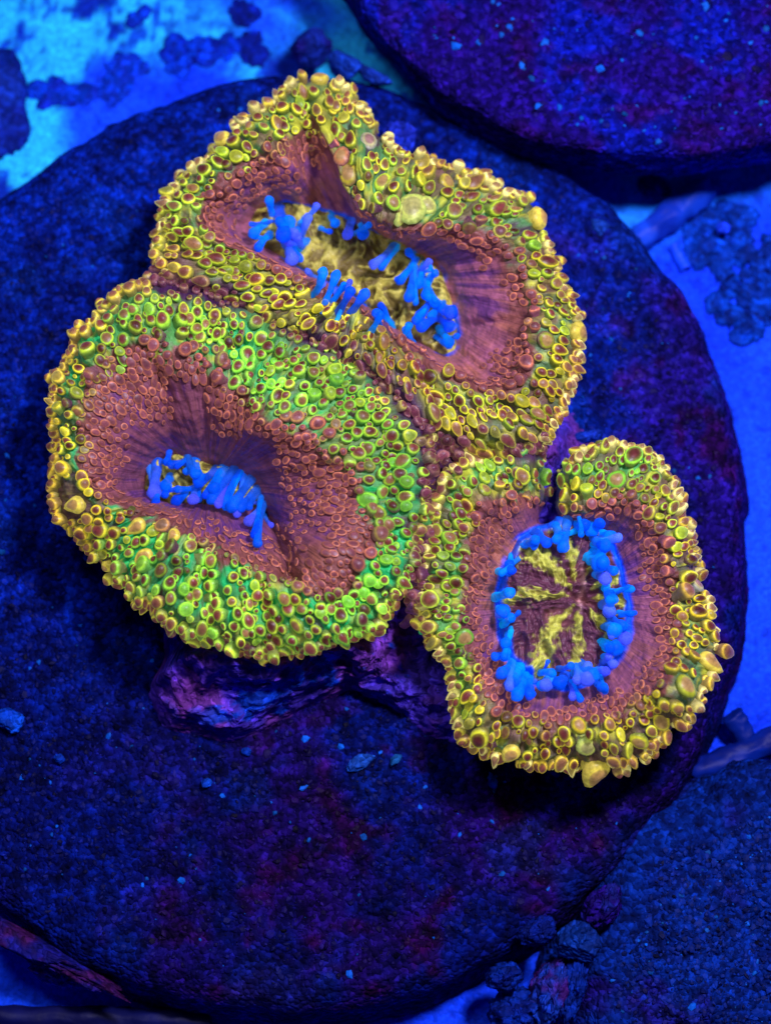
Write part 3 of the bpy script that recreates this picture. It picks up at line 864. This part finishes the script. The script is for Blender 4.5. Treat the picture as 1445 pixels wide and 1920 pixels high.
ALL_V = []   # every vesicle before it is made: (visible size, polyp key, data)
POLYPS = {}
UP = np.array([0, -0.10, 1.0])
for key, D in (('A', A), ('B', B), ('C', C)):
    pl = Polyp(D)
    POLYPS[key] = pl
    rg = np.random.default_rng(D['seed'])
    tc = tissue_col(pl)
    pv = polar_vec(pl)
    k0 = S_OR - 1
    Vb = pl.V[k0:].reshape(-1, 3)
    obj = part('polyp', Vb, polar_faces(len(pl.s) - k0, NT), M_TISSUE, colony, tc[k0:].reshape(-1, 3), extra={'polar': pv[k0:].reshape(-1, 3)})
    pl.obj = obj
    Vo = np.concatenate([pl.V[:S_OR].reshape(-1, 3), pl.V[0].mean(0)[None]])
    oc = oral_col(pl, key)[:S_OR].reshape(-1, 3)
    part('oral_disc', Vo, [polar_faces(S_OR, NT), fan(S_OR * NT, 0, NT)], M_ORAL, obj, np.concatenate([oc, oc[:1]]))

    # ---- vesicles
    big = []
    for (bx, by, br, kind) in BIG[key]:
        L = pl.locate(bx, by)
        if L is None:
            cx, cy = D['c']
            for f in (0.97, 0.94, 0.9):
                L = pl.locate(cx + (bx - cx) * f, cy + (by - cy) * f)
                if L: break
        if L:
            big.append((bx, by, br, kind, L))
    sp0 = D['spacing']

    py_low = lambda x, y: y > 955 and x < 560

    def spf(x, y, s, n, g):
        for b in big:
            if (b[0] - x) ** 2 + (b[1] - y) ** 2 < (b[2] + 8) ** 2:
                return None
        if s < 1.30 or (D['seed'] == 303 and abs(x - 1037) < 23 and y < 968):
            return None
        if s < 2.0:
            if D['seed'] == 202:
                lim = 1.22 if (py_low(x, y) or x < 240) else 1.5
            elif D['seed'] == 303:
                lim = 1.25 if x < 960 else 1.62
            else:
                lim = 1.3 if x < 480 else (1.78 if x > 800 and 480 < y < 680 else 1.6)
            return (9.5 + 5 * rg.uniform()) if s + 0.35 * n > lim + 0.02 else None
        return (sp0 + 8 * (rg.uniform() - 0.5) + (6 if rg.uniform() < 0.05 else 0) + 3 * n) * (1 - 0.25 * g)

    pts = poisson(pl, spf, 40000, rg, 1.0, 2.99)
    for (x, y, sp, (i, j, s)) in pts:
        W = pl.V[i, j]; n = pl.N[i, j]
        cb, cr, cc = ves_colors(x, y, s, D, W, rg)
        out = np.array([math.cos(TH[j]), -math.sin(TH[j]), 0])
        v = min(max(s - 2, 0), 1)
        if s < 1.95:
            r = sp * 0.0060 * rg.uniform(0.8, 1.2); Lg = r * rg.uniform(0.55, 1.0)
            ax = n + 0.3 * UP - 0.1 * out
            if s < 1.6:
                r *= 0.8; Lg *= 0.7
            sq, pt = rg.uniform(1.1, 1.6), 0.0
        else:
            tg = D['tongue'] * float(sstep(0.1, 0.6, np.array(v)))
            r = sp * 0.0061 * rg.uniform(0.80, 1.15)
            Lg = r * rg.uniform(1.3, 2.2)
            ax = n + UP * (0.45 + 0.35 * v) + rg.normal(0, 0.16, 3) + out * 0.15 * v
            sq, pt = rg.uniform(0.95, 1.2) + tg * rg.uniform(0.1, 0.6), (0.15 + 0.5 * tg) * v * rg.uniform(0.2, 1)
            if sp > 22: sq = 1 + 0.5 * (sq - 1)
        ALL_V.append((r * 2, key, (W - n * r * 0.1, ax, out, r, Lg, cb, cr, cc, sq, rg.uniform(0.85, 1.2) + (0.16 if s > 2 and key != 'B' else 0.02), pt, D['seed'])))
    # rows along the widest line and just under it
    for row, (sv, stepx) in enumerate(((2.93, 14), (3.04, 16), (3.20, 21))):
        i = int(np.searchsorted(pl.s, sv))
        per = np.cumsum(np.hypot(np.diff(np.append(pl.PX[i], pl.PX[i, 0])), np.diff(np.append(pl.PY[i], pl.PY[i, 0]))))
        nn = int(per[-1] / stepx)
        for q in range(nn):
            j = int(np.searchsorted(per, (q + rg.uniform(-0.25, 0.25)) % nn * per[-1] / nn)) % NT
            x, y = pl.PX[i, j], pl.PY[i, j]
            if any((b[0] - x) ** 2 + (b[1] - y) ** 2 < (b[2] + 4) ** 2 for b in big):
                continue
            W = pl.V[i, j]
            out = np.array([math.cos(TH[j]), -math.sin(TH[j]), 0])
            cb, cr, cc = ves_colors(x, y, 2.9 + 0.1 * row, D, W, rg)
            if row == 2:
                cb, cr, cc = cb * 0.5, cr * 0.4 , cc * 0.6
            r = rg.uniform(0.065, 0.115); Lg = r * rg.uniform(1.4, 3.0)
            if key != 'B' and row < 2 and rg.uniform() < 0.6:
                cr = np.array((0.95, 0.86, 0.22)) * rg.uniform(0.6, 1.0); cb = np.array((0.30, 0.27, 0.09)); cc = cc * 0.5 + np.array((0.26, 0.17, 0.07)) * 0.5
            ax = out * (0.75 + 0.3 * row) + UP * (0.95 - 0.4 * row) + rg.normal(0, 0.2, 3)
            ALL_V.append((r * (1.6 - 0.5 * row), key, (W - out * r * 0.3, ax, out, r, Lg, cb, cr, cc, rg.uniform(1.0, 1.5), rg.uniform(0.75, 1.05), rg.uniform(0.1, 0.9), D['seed'])))
    for (bx, by, br, kind, (i, j, s)) in big:
        W = pl.V[i, j]; n = pl.N[i, j]
        out = np.array([math.cos(TH[j]), -math.sin(TH[j]), 0])
        cb, cr, cc = ves_colors(bx, by, max(s, 2.25) if s < 2.9 else s, D, W, rg)
        if kind == 1:
            cb = np.array((0.40, 0.33, 0.05)); cr = np.array((0.62, 0.52, 0.06)); cc = np.array((0.34, 0.20, 0.06))
        elif kind == 2:
            cb = np.array((0.20, 0.22, 0.20)); cr = np.array((0.40, 0.38, 0.16)); cc = np.array((0.26, 0.14, 0.12))
        elif kind == 3:
            cb = np.array((0.22, 0.30, 0.07)); cr = np.array((0.42, 0.48, 0.09)); cc = np.array((0.27, 0.26, 0.08))
        elif key != 'B':
            cc = np.array((0.28, 0.17, 0.06)); cr = cr * 0.8
        r = br * 0.0098
        ax = n * 0.9 + UP * 0.5 + (out * 0.3 if kind == 1 else 0)
        ALL_V.append((r * 3, key, (W - n * r * 0.4, ax, out, r, r * (1.05 if kind != 1 else 1.4), cb, cr, cc, rg.uniform(1.0, 1.25), rg.uniform(0.75, 1.0), 0.6 if kind == 1 else 0.1, D['seed'])))

# the 96 largest vesicles of each polyp are pieces of their own, the rest one mass
for key, pl in POLYPS.items():
    vs = sorted([a for a in ALL_V if a[1] == key], key=lambda a: -a[0])
    rg = np.random.default_rng(pl.D['seed'] + 9)
    MV, MC, MQ, MT, off = [], [], [], [], 0
    for q, (sz, _, d) in enumerate(vs):
        b, ax, side, r, Lg, cb, cr, cc, sq, rim, tl, sd = d
        V, Cc = vesicle_geo(b, ax, side, r, Lg, cb, cr, cc, rg, sq, rim, tl)
        if q < 97:
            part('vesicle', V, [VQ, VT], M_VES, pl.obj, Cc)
        else:
            MV.append(V); MC.append(Cc); MQ.append(VQ + off); MT.append(VT + off); off += len(V)
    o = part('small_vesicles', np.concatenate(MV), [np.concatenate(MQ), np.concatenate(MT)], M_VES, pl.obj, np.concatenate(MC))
    o['kind'] = 'stuff'
    print(key, 'vesicles', len(vs))


# ---- tentacles
def tentacle(pl, bx, by, tx, ty, r, rg):
    r = r * rg.uniform(0.8, 1.2)
    bx, by = bx + rg.normal(0, 3), by + rg.normal(0, 3)
    L = pl.locate(bx, by)
    zb = pl.V[L[0], L[1], 2] if L else 1.2
    lt = pl.locate(tx, ty)
    zs = pl.V[lt[0], lt[1], 2] if lt else zb
    ln = math.hypot(tx - bx, ty - by)
    zt = max(zb, zs) + r * 0.012 + rg.uniform(0.16, 0.38) * (0.6 if pl.D['seed'] == 202 else 1) + 0.003 * ln
    wx, wy = rg.normal(0, 4.0, 2)
    p0 = P(bx - 0.5 * (tx - bx), by - 0.5 * (ty - by), zb - 0.15); p2 = P(tx + wx, ty + wy, zt)
    p1 = P(bx + (tx - bx) * 0.35, by + (ty - by) * 0.35, zb + 0.75 * (zt - zb) + 0.08)
    rr = r * 0.0096
    K, nt = 16, 14
    t = np.linspace(0, 1, K)[:, None]
    cl = (1 - t) ** 2 * p0 + 2 * t * (1 - t) * p1 + t ** 2 * p2
    tan = np.gradient(cl, axis=0); tan /= np.linalg.norm(tan, axis=1, keepdims=True) + 1e-9
    ref = np.array([0.3, 0.9, 0.2]) if abs(tan[-1][1]) < 0.8 else np.array([1.0, 0.1, 0.1])
    a = np.linspace(0, 2 * np.pi, nt, endpoint=False)
    V, C = [], []
    tip = np.array((0.001, 0.060, 0.88)); low = np.array((0.001, 0.24, 0.95)); vio = np.array((0.16, 0.12, 0.90))
    tip = tip + np.array((0, rg.uniform(0, 0.12), 0))
    if pl.D['seed'] == 202:   # shade in the sunken mouth put into its tentacles as deeper blue
        tip = tip * np.array((1, 0.6, 0.75)); low = low * np.array((1, 0.45, 0.8))
    m = rg.uniform(0, 1)
    tipc = tip * (1 - 0.45 * m * (m > 0.75)) + vio * 0.45 * m * (m > 0.75)
    lowc = low * np.array((1, rg.uniform(0.7, 1.9), 1)) if rg.uniform() < 0.6 else tip * 0.9 + np.array((0.01, 0.0, -0.25))
    for k in range(K):
        tk = t[k, 0]
        R = rr * (0.86 - 0.34 * math.sin(tk * math.pi * 0.85) + 0.22 * max(0, (tk - 0.5) / 0.5) ** 0.7)
        e1 = np.cross(tan[k], ref); e1 /= np.linalg.norm(e1); e2 = np.cross(tan[k], e1)
        V.append(cl[k] + (e1 * np.cos(a)[:, None] + e2 * np.sin(a)[:, None]) * R)
        C.append(np.tile(lowc * (1 - tk) + tipc * tk, (nt, 1)))
    for hh in (0.35, 0.62, 0.82, 0.95):   # rounded tip
        R = rr * 0.89 * math.sqrt(1 - hh * hh)
        V.append(cl[-1] + tan[-1] * rr * 0.89 * hh + (e1 * np.cos(a)[:, None] + e2 * np.sin(a)[:, None]) * R)
        C.append(np.tile(tipc, (nt, 1)))
    V.append((cl[-1] + tan[-1] * rr * 0.89)[None]); C.append(tipc[None])
    n = K + 4
    V = np.concatenate(V)
    V = V + 0.12 * rr * noise(V, 9, 4)[:, None]
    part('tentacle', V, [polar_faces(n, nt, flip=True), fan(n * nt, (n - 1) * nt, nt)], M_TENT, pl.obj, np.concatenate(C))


for key, pl in POLYPS.items():
    rg = np.random.default_rng(pl.D['seed'] + 77)
    for q, (bx, by, tx, ty, r) in enumerate(TENT[key]):
        tentacle(pl, bx, by, tx, ty, r, rg)
        if r > 9 and q % 5 != 0:      # a shorter, thinner neighbour behind it
            tentacle(pl, bx + rg.normal(0, 6), by + rg.normal(0, 6), tx + rg.normal(0, 9), ty + rg.normal(0, 9), r * rg.uniform(0.55, 0.8), rg)

POLYPS['A'].obj['label'] = 'upper polyp with an open olive mouth and two clusters of blue tentacles'
POLYPS['B'].obj['label'] = 'puffy polyp with a narrow sunken mouth and a green upper rim'
POLYPS['C'].obj['label'] = 'round polyp with a striped open mouth ringed by blue tentacles'


# ------------------------------------------------------------------ loose things
def lump_mesh(c, dims, seed, rough=0.28, sharp=0.0, rotz=0.0, nt=84, nr=48, sc=1.3, fine=0.10):
    th = np.linspace(0, 2 * np.pi, nt, endpoint=False)
    ph = np.linspace(0, np.pi, nr + 2)[1:-1]
    PH, T = np.meshgrid(ph, th, indexing='ij')
    d = np.stack([np.sin(PH) * np.cos(T), np.sin(PH) * np.sin(T), np.cos(PH)], -1)
    d = np.concatenate([d.reshape(-1, 3), [[0, 0, 1], [0, 0, -1]]])
    k = 1 + rough * fbm(d + seed * 3.7, sc, seed) + 0.3 * rough * fbm(d, 4 * sc, seed + 1) + fine * ridged(d, 3.2, seed + 2)
    if sharp > 0:   # planed faces of a broken chip
        rg = np.random.default_rng(seed)
        for _ in range(6):
            nn = rg.normal(0, 1, 3); nn /= np.linalg.norm(nn)
            h = rg.uniform(0.55, 0.85)
            dp = d @ nn
            k = np.where(dp > 0.05, np.minimum(k, h / np.maximum(dp, 0.05)), k)
    k = k + 0.35 * fine * fbm(d, 9, seed + 3)
    V = d * k[:, None] * np.asarray(dims)
    cr, sr = math.cos(rotz), math.sin(rotz)
    V = np.stack([V[:, 0] * cr - V[:, 1] * sr, V[:, 0] * sr + V[:, 1] * cr, V[:, 2]], -1) + np.asarray(c)
    q = polar_faces(nr, nt)
    m = nr * nt
    return V, [q, fan(m, 0, nt), fan(m + 1, (nr - 1) * nt, nt, flip=True)]


def stone(name, label, px, py, z, rx, ry, rz, colA, colB, seed, rot=0.0, rough=0.28, sharp=1.0, cat='stone', group=None, smooth=True, fine=0.10):
    c = P(px, py, z)
    V, F = lump_mesh((0, 0, 0), (rx / 100, ry / 100, rz), seed, rough, sharp, rot, fine=fine)
    f = fbm(V + seed, 2.0, seed)
    col = mixc(colA, colB, sstep(-0.3, 0.3, f))
    o = mesh_obj(name, V, F, M_STONE, col=col, smooth=smooth)
    o.location = c
    tag(o, label, cat, group)
    return o


PB, PB2 = (0.002, 0.055, 0.45), (0.001, 0.03, 0.32)  # chips too have the light's blue put into their colour
stone('pebble', 'pale blue pointed stone chip cut by the left border', 20, 1348, 0.12, 26, 24, 0.22, PB, PB2, 1, 0.4, cat='pebble')
stone('pebble', 'wedge-shaped pale blue chip lying on the disc below the coral', 682, 1428, 0.08, 32, 14, 0.12, (0.008, 0.07, 0.40), (0.006, 0.05, 0.33), 2, 0.5, cat='pebble')
stone('pebble', 'narrow upright chip just to the side of the wedge-shaped chip', 742, 1424, 0.08, 8, 15, 0.10, (0.008, 0.10, 0.34), PB2, 3, -0.5, cat='pebble')
stone('pebble', 'small pale chip under the bright blue crust of the coral base', 460, 1410, 0.07, 11, 9, 0.09, PB, PB2, 4, 0.2, cat='pebble')
stone('pebble', 'small angular chip on the gravel just below the chip under the coral base', 386, 1468, 0.07, 12, 12, 0.09, PB, PB2, 5, 0.9, cat='pebble')
stone('pebble', 'small oval blue bead of stone below the round polyp', 924, 1468, 0.06, 8, 11, 0.08, (0.008, 0.12, 0.70), (0.006, 0.09, 0.6), 6, 0.5, sharp=0, cat='pebble')
stone('pebble', 'small pale chip on the disc near the pointed chip at the left border', 112, 1424, 0.06, 10, 12, 0.08, PB, PB2, 7, 0.5, cat='pebble')
# stones lying between the two upper discs
stone('stone', 'largest rounded blue stone behind the peak of the upper polyp', 648, 122, -0.05, 40, 28, 0.35, (0.006, 0.05, 0.45), (0.005, 0.03, 0.3), 11, -0.5, sharp=0.5)
stone('stone', 'flat blue stone touching the edge of the violet disc', 706, 145, -0.05, 42, 18, 0.25, (0.006, 0.05, 0.42), (0.005, 0.03, 0.3), 12, -0.5, sharp=0.5)
stone('stone', 'dark violet stone at the top between the two discs', 585, 85, -0.6, 42, 38, 0.5, (0.012, 0.008, 0.20), (0.005, 0.02, 0.25), 13, 0.3)
stone('stone', 'rounded blue lump pressed against the back of the upper polyp', 752, 262, 0.55, 40, 30, 0.55, (0.006, 0.03, 0.45), (0.008, 0.02, 0.36), 14, -0.3, sharp=0.3, rough=0.2)
stone('stone', 'bright blue lump in the gap above the round polyp', 1030, 838, 0.3, 32, 24, 0.4, (0.004, 0.07, 0.55), (0.003, 0.03, 0.35), 15, 0.2, sharp=0.5)
stone('stone', 'dull blue stone on the disc behind the top of the round polyp', 1090, 818, 0.1, 48, 14, 0.2, (0.005, 0.03, 0.34), (0.006, 0.012, 0.2), 16, 0.15)
stone('stone', 'blue flake on the disc rim under the violet disc', 1125, 425, -0.02, 24, 17, 0.14, (0.006, 0.045, 0.34), (0.004, 0.03, 0.25), 17, -0.7)

# rubble between the main disc and the lower right disc
RB, RB2 = (0.001, 0.018, 0.22), (0.001, 0.008, 0.13)
stone('rubble_stone', 'square-cut slate blue stone wedged beside the gravelly disc', 1082, 1765, 0.15, 36, 40, 0.4, (0.002, 0.028, 0.22), (0.002, 0.02, 0.17), 21, 0.45, sharp=0.6, rough=0.3, fine=0.14, cat='rubble')
stone('rubble_stone', 'pinkish violet encrusted stone in the crevice at the bottom border', 1030, 1862, -0.4, 34, 62, 0.6, (0.04, 0.006, 0.13), (0.004, 0.03, 0.28), 22, -0.3, sharp=0.0, fine=0.2, cat='rubble')
stone('rubble_stone', 'long blue shard leaning in the crevice below the square stone', 1075, 1850, -0.2, 22, 60, 0.4, RB, RB2, 23, -0.25, sharp=0.0, fine=0.2, cat='rubble')
stone('rubble_stone', 'rounded blue stone on the disc rim next to the crevice', 945, 1830, -0.2, 30, 24, 0.35, RB, RB2, 24, 0.3, sharp=0.0, fine=0.2, cat='rubble')
stone('rubble_stone', 'knobbly blue stone lowest in the crevice heap', 968, 1900, -0.7, 48, 44, 0.6, RB, RB2, 25, 0.8, rough=0.4, sharp=0.0, fine=0.2, cat='rubble')
stone('rubble_stone', 'small blue stone at the upper end of the crevice', 1010, 1745, 0.1, 34, 22, 0.3, RB, RB2, 26, 0.5, sharp=0.0, fine=0.2, cat='rubble')
stone('rubble_stone', 'dark angular stone between the shard and the gravelly disc', 1128, 1700, 0.05, 26, 44, 0.35, (0.005, 0.02, 0.2), VIOLET, 27, -0.6, sharp=0.0, fine=0.2, cat='rubble')


# dark crusts of algae on the pale floor: many low lumps grown together
def inside(x, y, poly):
    r = False
    n = len(poly)
    for k in range(n):
        (x0, y0), (x1, y1) = poly[k], poly[(k + 1) % n]
        if (y0 > y) != (y1 > y) and x < (x1 - x0) * (y - y0) / (y1 - y0) + x0:
            r = not r
    return r


def patch(name, label, poly, h, colA, colB, seed, cat='algae', z=FLOOR_Z, group=None, lr=(3, 20)):
    rg = np.random.default_rng(seed)
    pa = np.array(poly, float)
    x0, y0 = pa.min(0); x1, y1 = pa.max(0)
    c0 = P(*pa.mean(0), z)
    MV, MC, MF3, MF4, off = [], [], [], [], 0
    n = int((x1 - x0) * (y1 - y0) / 34)
    for q in range(n):
        x, y = rg.uniform(x0, x1), rg.uniform(y0, y1)
        if not inside(x, y, poly):
            if not (rg.uniform() < 0.10 and inside(x * 0.85 + 0.15 * pa[:, 0].mean(), y * 0.85 + 0.15 * pa[:, 1].mean(), poly)):
                continue
        if float(fbm(np.array([[x / 22.0, y / 22.0, seed * 1.7]]), 1.0, 3)[0]) < -0.12:
            continue
        r = (lr[0] + (lr[1] - lr[0]) * rg.uniform() ** 1.8) / 100
        V, F = lump_mesh(P(x, y, z + 0.3 * h * rg.uniform(-0.6, 1)), (r * rg.uniform(0.7, 1.5), r * rg.uniform(0.7, 1.5), h * rg.uniform(0.4, 1.0)), seed + q, 0.45, 0, rg.uniform(0, 6.28), nt=16, nr=9, sc=1.6, fine=0.0)
        V = V - c0
        m = rg.uniform()
        MC.append(np.tile(np.asarray(colA) * (1 - m) + np.asarray(colB) * m, (len(V), 1)) * rg.uniform(0.6, 1.25))
        MV.append(V); MF4.append(F[0] + off); MF3.append(np.concatenate(F[1:]) + off); off += len(V)
    o = mesh_obj(name, np.concatenate(MV), [np.concatenate(MF4), np.concatenate(MF3)], M_STONE, col=np.concatenate(MC))
    o.location = c0
    tag(o, label, cat, group)
    return o


AD, AD2 = (0.001, 0.012, 0.34), (0.001, 0.05, 0.70)
patch('algae_crust', 'dark blue algae crust near the top, hooked round a bright gap', [(320, 75), (350, 55), (430, 65), (450, 85), (420, 108), (372, 108), (350, 132), (325, 130), (310, 105)], 0.035, AD, AD2, 31)
patch('algae_crust', 'small dark round crust beside the hooked crust', [(450, 75), (485, 65), (502, 90), (485, 115), (452, 112)], 0.035, AD, (0.002, 0.012, 0.2), 32)
patch('algae_crust', 'dark square-edged crust cut close to the top border', [(430, 15), (470, 10), (485, 35), (445, 48)], 0.035, AD, (0.002, 0.012, 0.2), 33)
patch('algae_crust', 'ragged blue crust stretching from the disc edge into the pale floor', [(65, 165), (110, 152), (175, 160), (172, 185), (120, 200), (100, 192), (70, 185)], 0.035, (0.003, 0.02, 0.45), AD2, 34)
patch('algae_crust', 'slender blue smear above the disc edge', [(195, 180), (215, 120), (275, 100), (278, 130), (240, 165), (205, 192)], 0.035, (0.003, 0.03, 0.55), AD2, 35)
patch('algae_crust', 'small oval dark fleck near the top border', [(243, 40), (262, 18), (272, 24), (262, 42), (245, 50)], 0.035, (0.003, 0.02, 0.5), AD2, 36)
patch('algae_crust', 'dark knobbly algae clump on the floor at the right border', [(1330, 560), (1350, 520), (1400, 470), (1470, 430), (1480, 600), (1440, 610), (1385, 640), (1370, 620)], 0.13, (0.001, 0.012, 0.16), (0.001, 0.05, 0.5), 37)
patch('algae_crust', 'blue algae clump beside the fallen tube', [(1285, 430), (1300, 395), (1360, 385), (1400, 405), (1390, 465), (1350, 510), (1310, 500), (1285, 470)], 0.12, (0.001, 0.02, 0.24), (0.001, 0.05, 0.5), 38)
patch('algae_crust', 'thin dark crust under the edge of the violet disc', [(1195, 345), (1230, 335), (1250, 350), (1220, 362)], 0.08, (0.003, 0.03, 0.34), AD, 39)
stone('pebble', 'bright blue bead resting on the algae clump beside the fallen tube', 1355, 428, FLOOR_Z + 0.40, 14, 12, 0.14, (0.01, 0.06, 0.9), (0.008, 0.05, 0.85), 41, sharp=0, cat='pebble')
stone('rock', 'dark blue rock cut by the left border near the top', -8, 170, FLOOR_Z + 0.2, 66, 135, 0.55, (0.003, 0.014, 0.24), (0.004, 0.03, 0.36), 42, 0.1, rough=0.3, sharp=0.3, cat='rock')


# tubes and rods
def rod(name, label, p0, p1, r, z0, z1, colA, colB, seed, cat, hollow=True, rings=0):
    a = P(p0[0], p0[1], z0); b = P(p1[0], p1[1], z1)
    c = a.copy()
    ax = b - a; L = np.linalg.norm(ax); ax /= L
    e1 = np.cross(ax, [0, 0, 1.0]); e1 /= np.linalg.norm(e1); e2 = np.cross(e1, ax)
    R = r / 100
    nt = 40
    t = np.linspace(0, 2 * np.pi, nt, endpoint=False)
    prof = [(0.55, 0.35), (0.66, 0.02), (0.80, -0.01), (0.95, 0.0), (1.0, 0.05)]
    if not hollow:
        prof = [(0.02, 0.0), (0.5, -0.01), (0.9, 0.0), (1.0, 0.04)]
    k = [(pr, h * R * 2) for pr, h in prof] + [(1 + 0.04 * math.sin(q * 1.3) * (rings > 0), L * q / 24) for q in range(2, 23)] + [(pr, L - h * R * 2) for pr, h in prof[::-1]]
    V = np.array([[a * 0 + ax * h + (e1 * math.cos(x) + e2 * math.sin(x)) * R * pr for x in t] for pr, h in k])
    V = V * 1.0 + (np.stack([fbm(V + 9, 2.5, seed), fbm(V + 5, 2.5, seed + 1), fbm(V, 2.5, seed + 2)], -1) * 0.28 + 0.14 * fbm(V, 8, seed)[..., None]) * R
    col = mixc(colA, colB, sstep(-0.3, 0.3, fbm(V, 1.6, seed + 2)))
    n = len(k)
    Vf = np.concatenate([V.reshape(-1, 3), V[0].mean(0)[None], V[-1].mean(0)[None]])
    cf = np.concatenate([col.reshape(-1, 3), np.array([colB, colB])])
    o = mesh_obj(name, Vf, [polar_faces(n, nt, flip=True), fan(n * nt, 0, nt, flip=True), fan(n * nt + 1, (n - 1) * nt, nt)], M_PLAST, col=cf)
    o.location = c
    tag(o, label, cat)
    return o


rod('worm_tube', 'fallen dull blue worm tube lying on the floor beyond the disc', (1192, 452), (1325, 352), 30, FLOOR_Z + 0.28, FLOOR_Z + 0.28, (0.005, 0.055, 0.60), (0.004, 0.03, 0.42), 51, 'tube', rings=1)
rod('worm_tube', 'short curved bright blue tube stub below the fallen tube', (1262, 460), (1285, 505), 13, FLOOR_Z + 0.12, FLOOR_Z + 0.12, (0.005, 0.06, 0.8), (0.004, 0.05, 0.7), 52, 'tube')
rod('plastic_rod', 'long dark blue rod slanting out past the right border', (1292, 1452), (1475, 1372), 24, FLOOR_Z + 0.5, FLOOR_Z + 0.6, (0.001, 0.008, 0.14), (0.001, 0.016, 0.24), 53, 'rod', hollow=False)
rod('plastic_rod', 'short dark stub of rod standing off the long rod', (1372, 1340), (1408, 1402), 20, FLOOR_Z + 0.6, FLOOR_Z + 0.4, (0.001, 0.012, 0.18), (0.001, 0.01, 0.13), 54, 'rod', hollow=False)
rod('plastic_rod', 'black bar along the bottom border near the left corner', (-30, 1906), (395, 1916), 22, FLOOR_Z + 0.35, FLOOR_Z + 0.35, (0.003, 0.004, 0.05), (0.004, 0.006, 0.07), 55, 'rod', hollow=False)
# broken reddish branch at the lower left corner
stone('coral_branch', 'dead violet-brown coral branch lying across the lower left corner', 90, 1792, -0.35, 165, 26, 0.34, (0.03, 0.004, 0.05), (0.006, 0.006, 0.13), 56, -0.42, rough=0.6, sharp=0.4, cat='branch')
stone('rubble_stone', 'violet-brown crusted stone under the dead branch', 120, 1820, -0.9, 60, 26, 0.4, (0.05, 0.012, 0.10), (0.01, 0.02, 0.28), 57, -0.3, sharp=0.0, fine=0.2, cat='rubble')
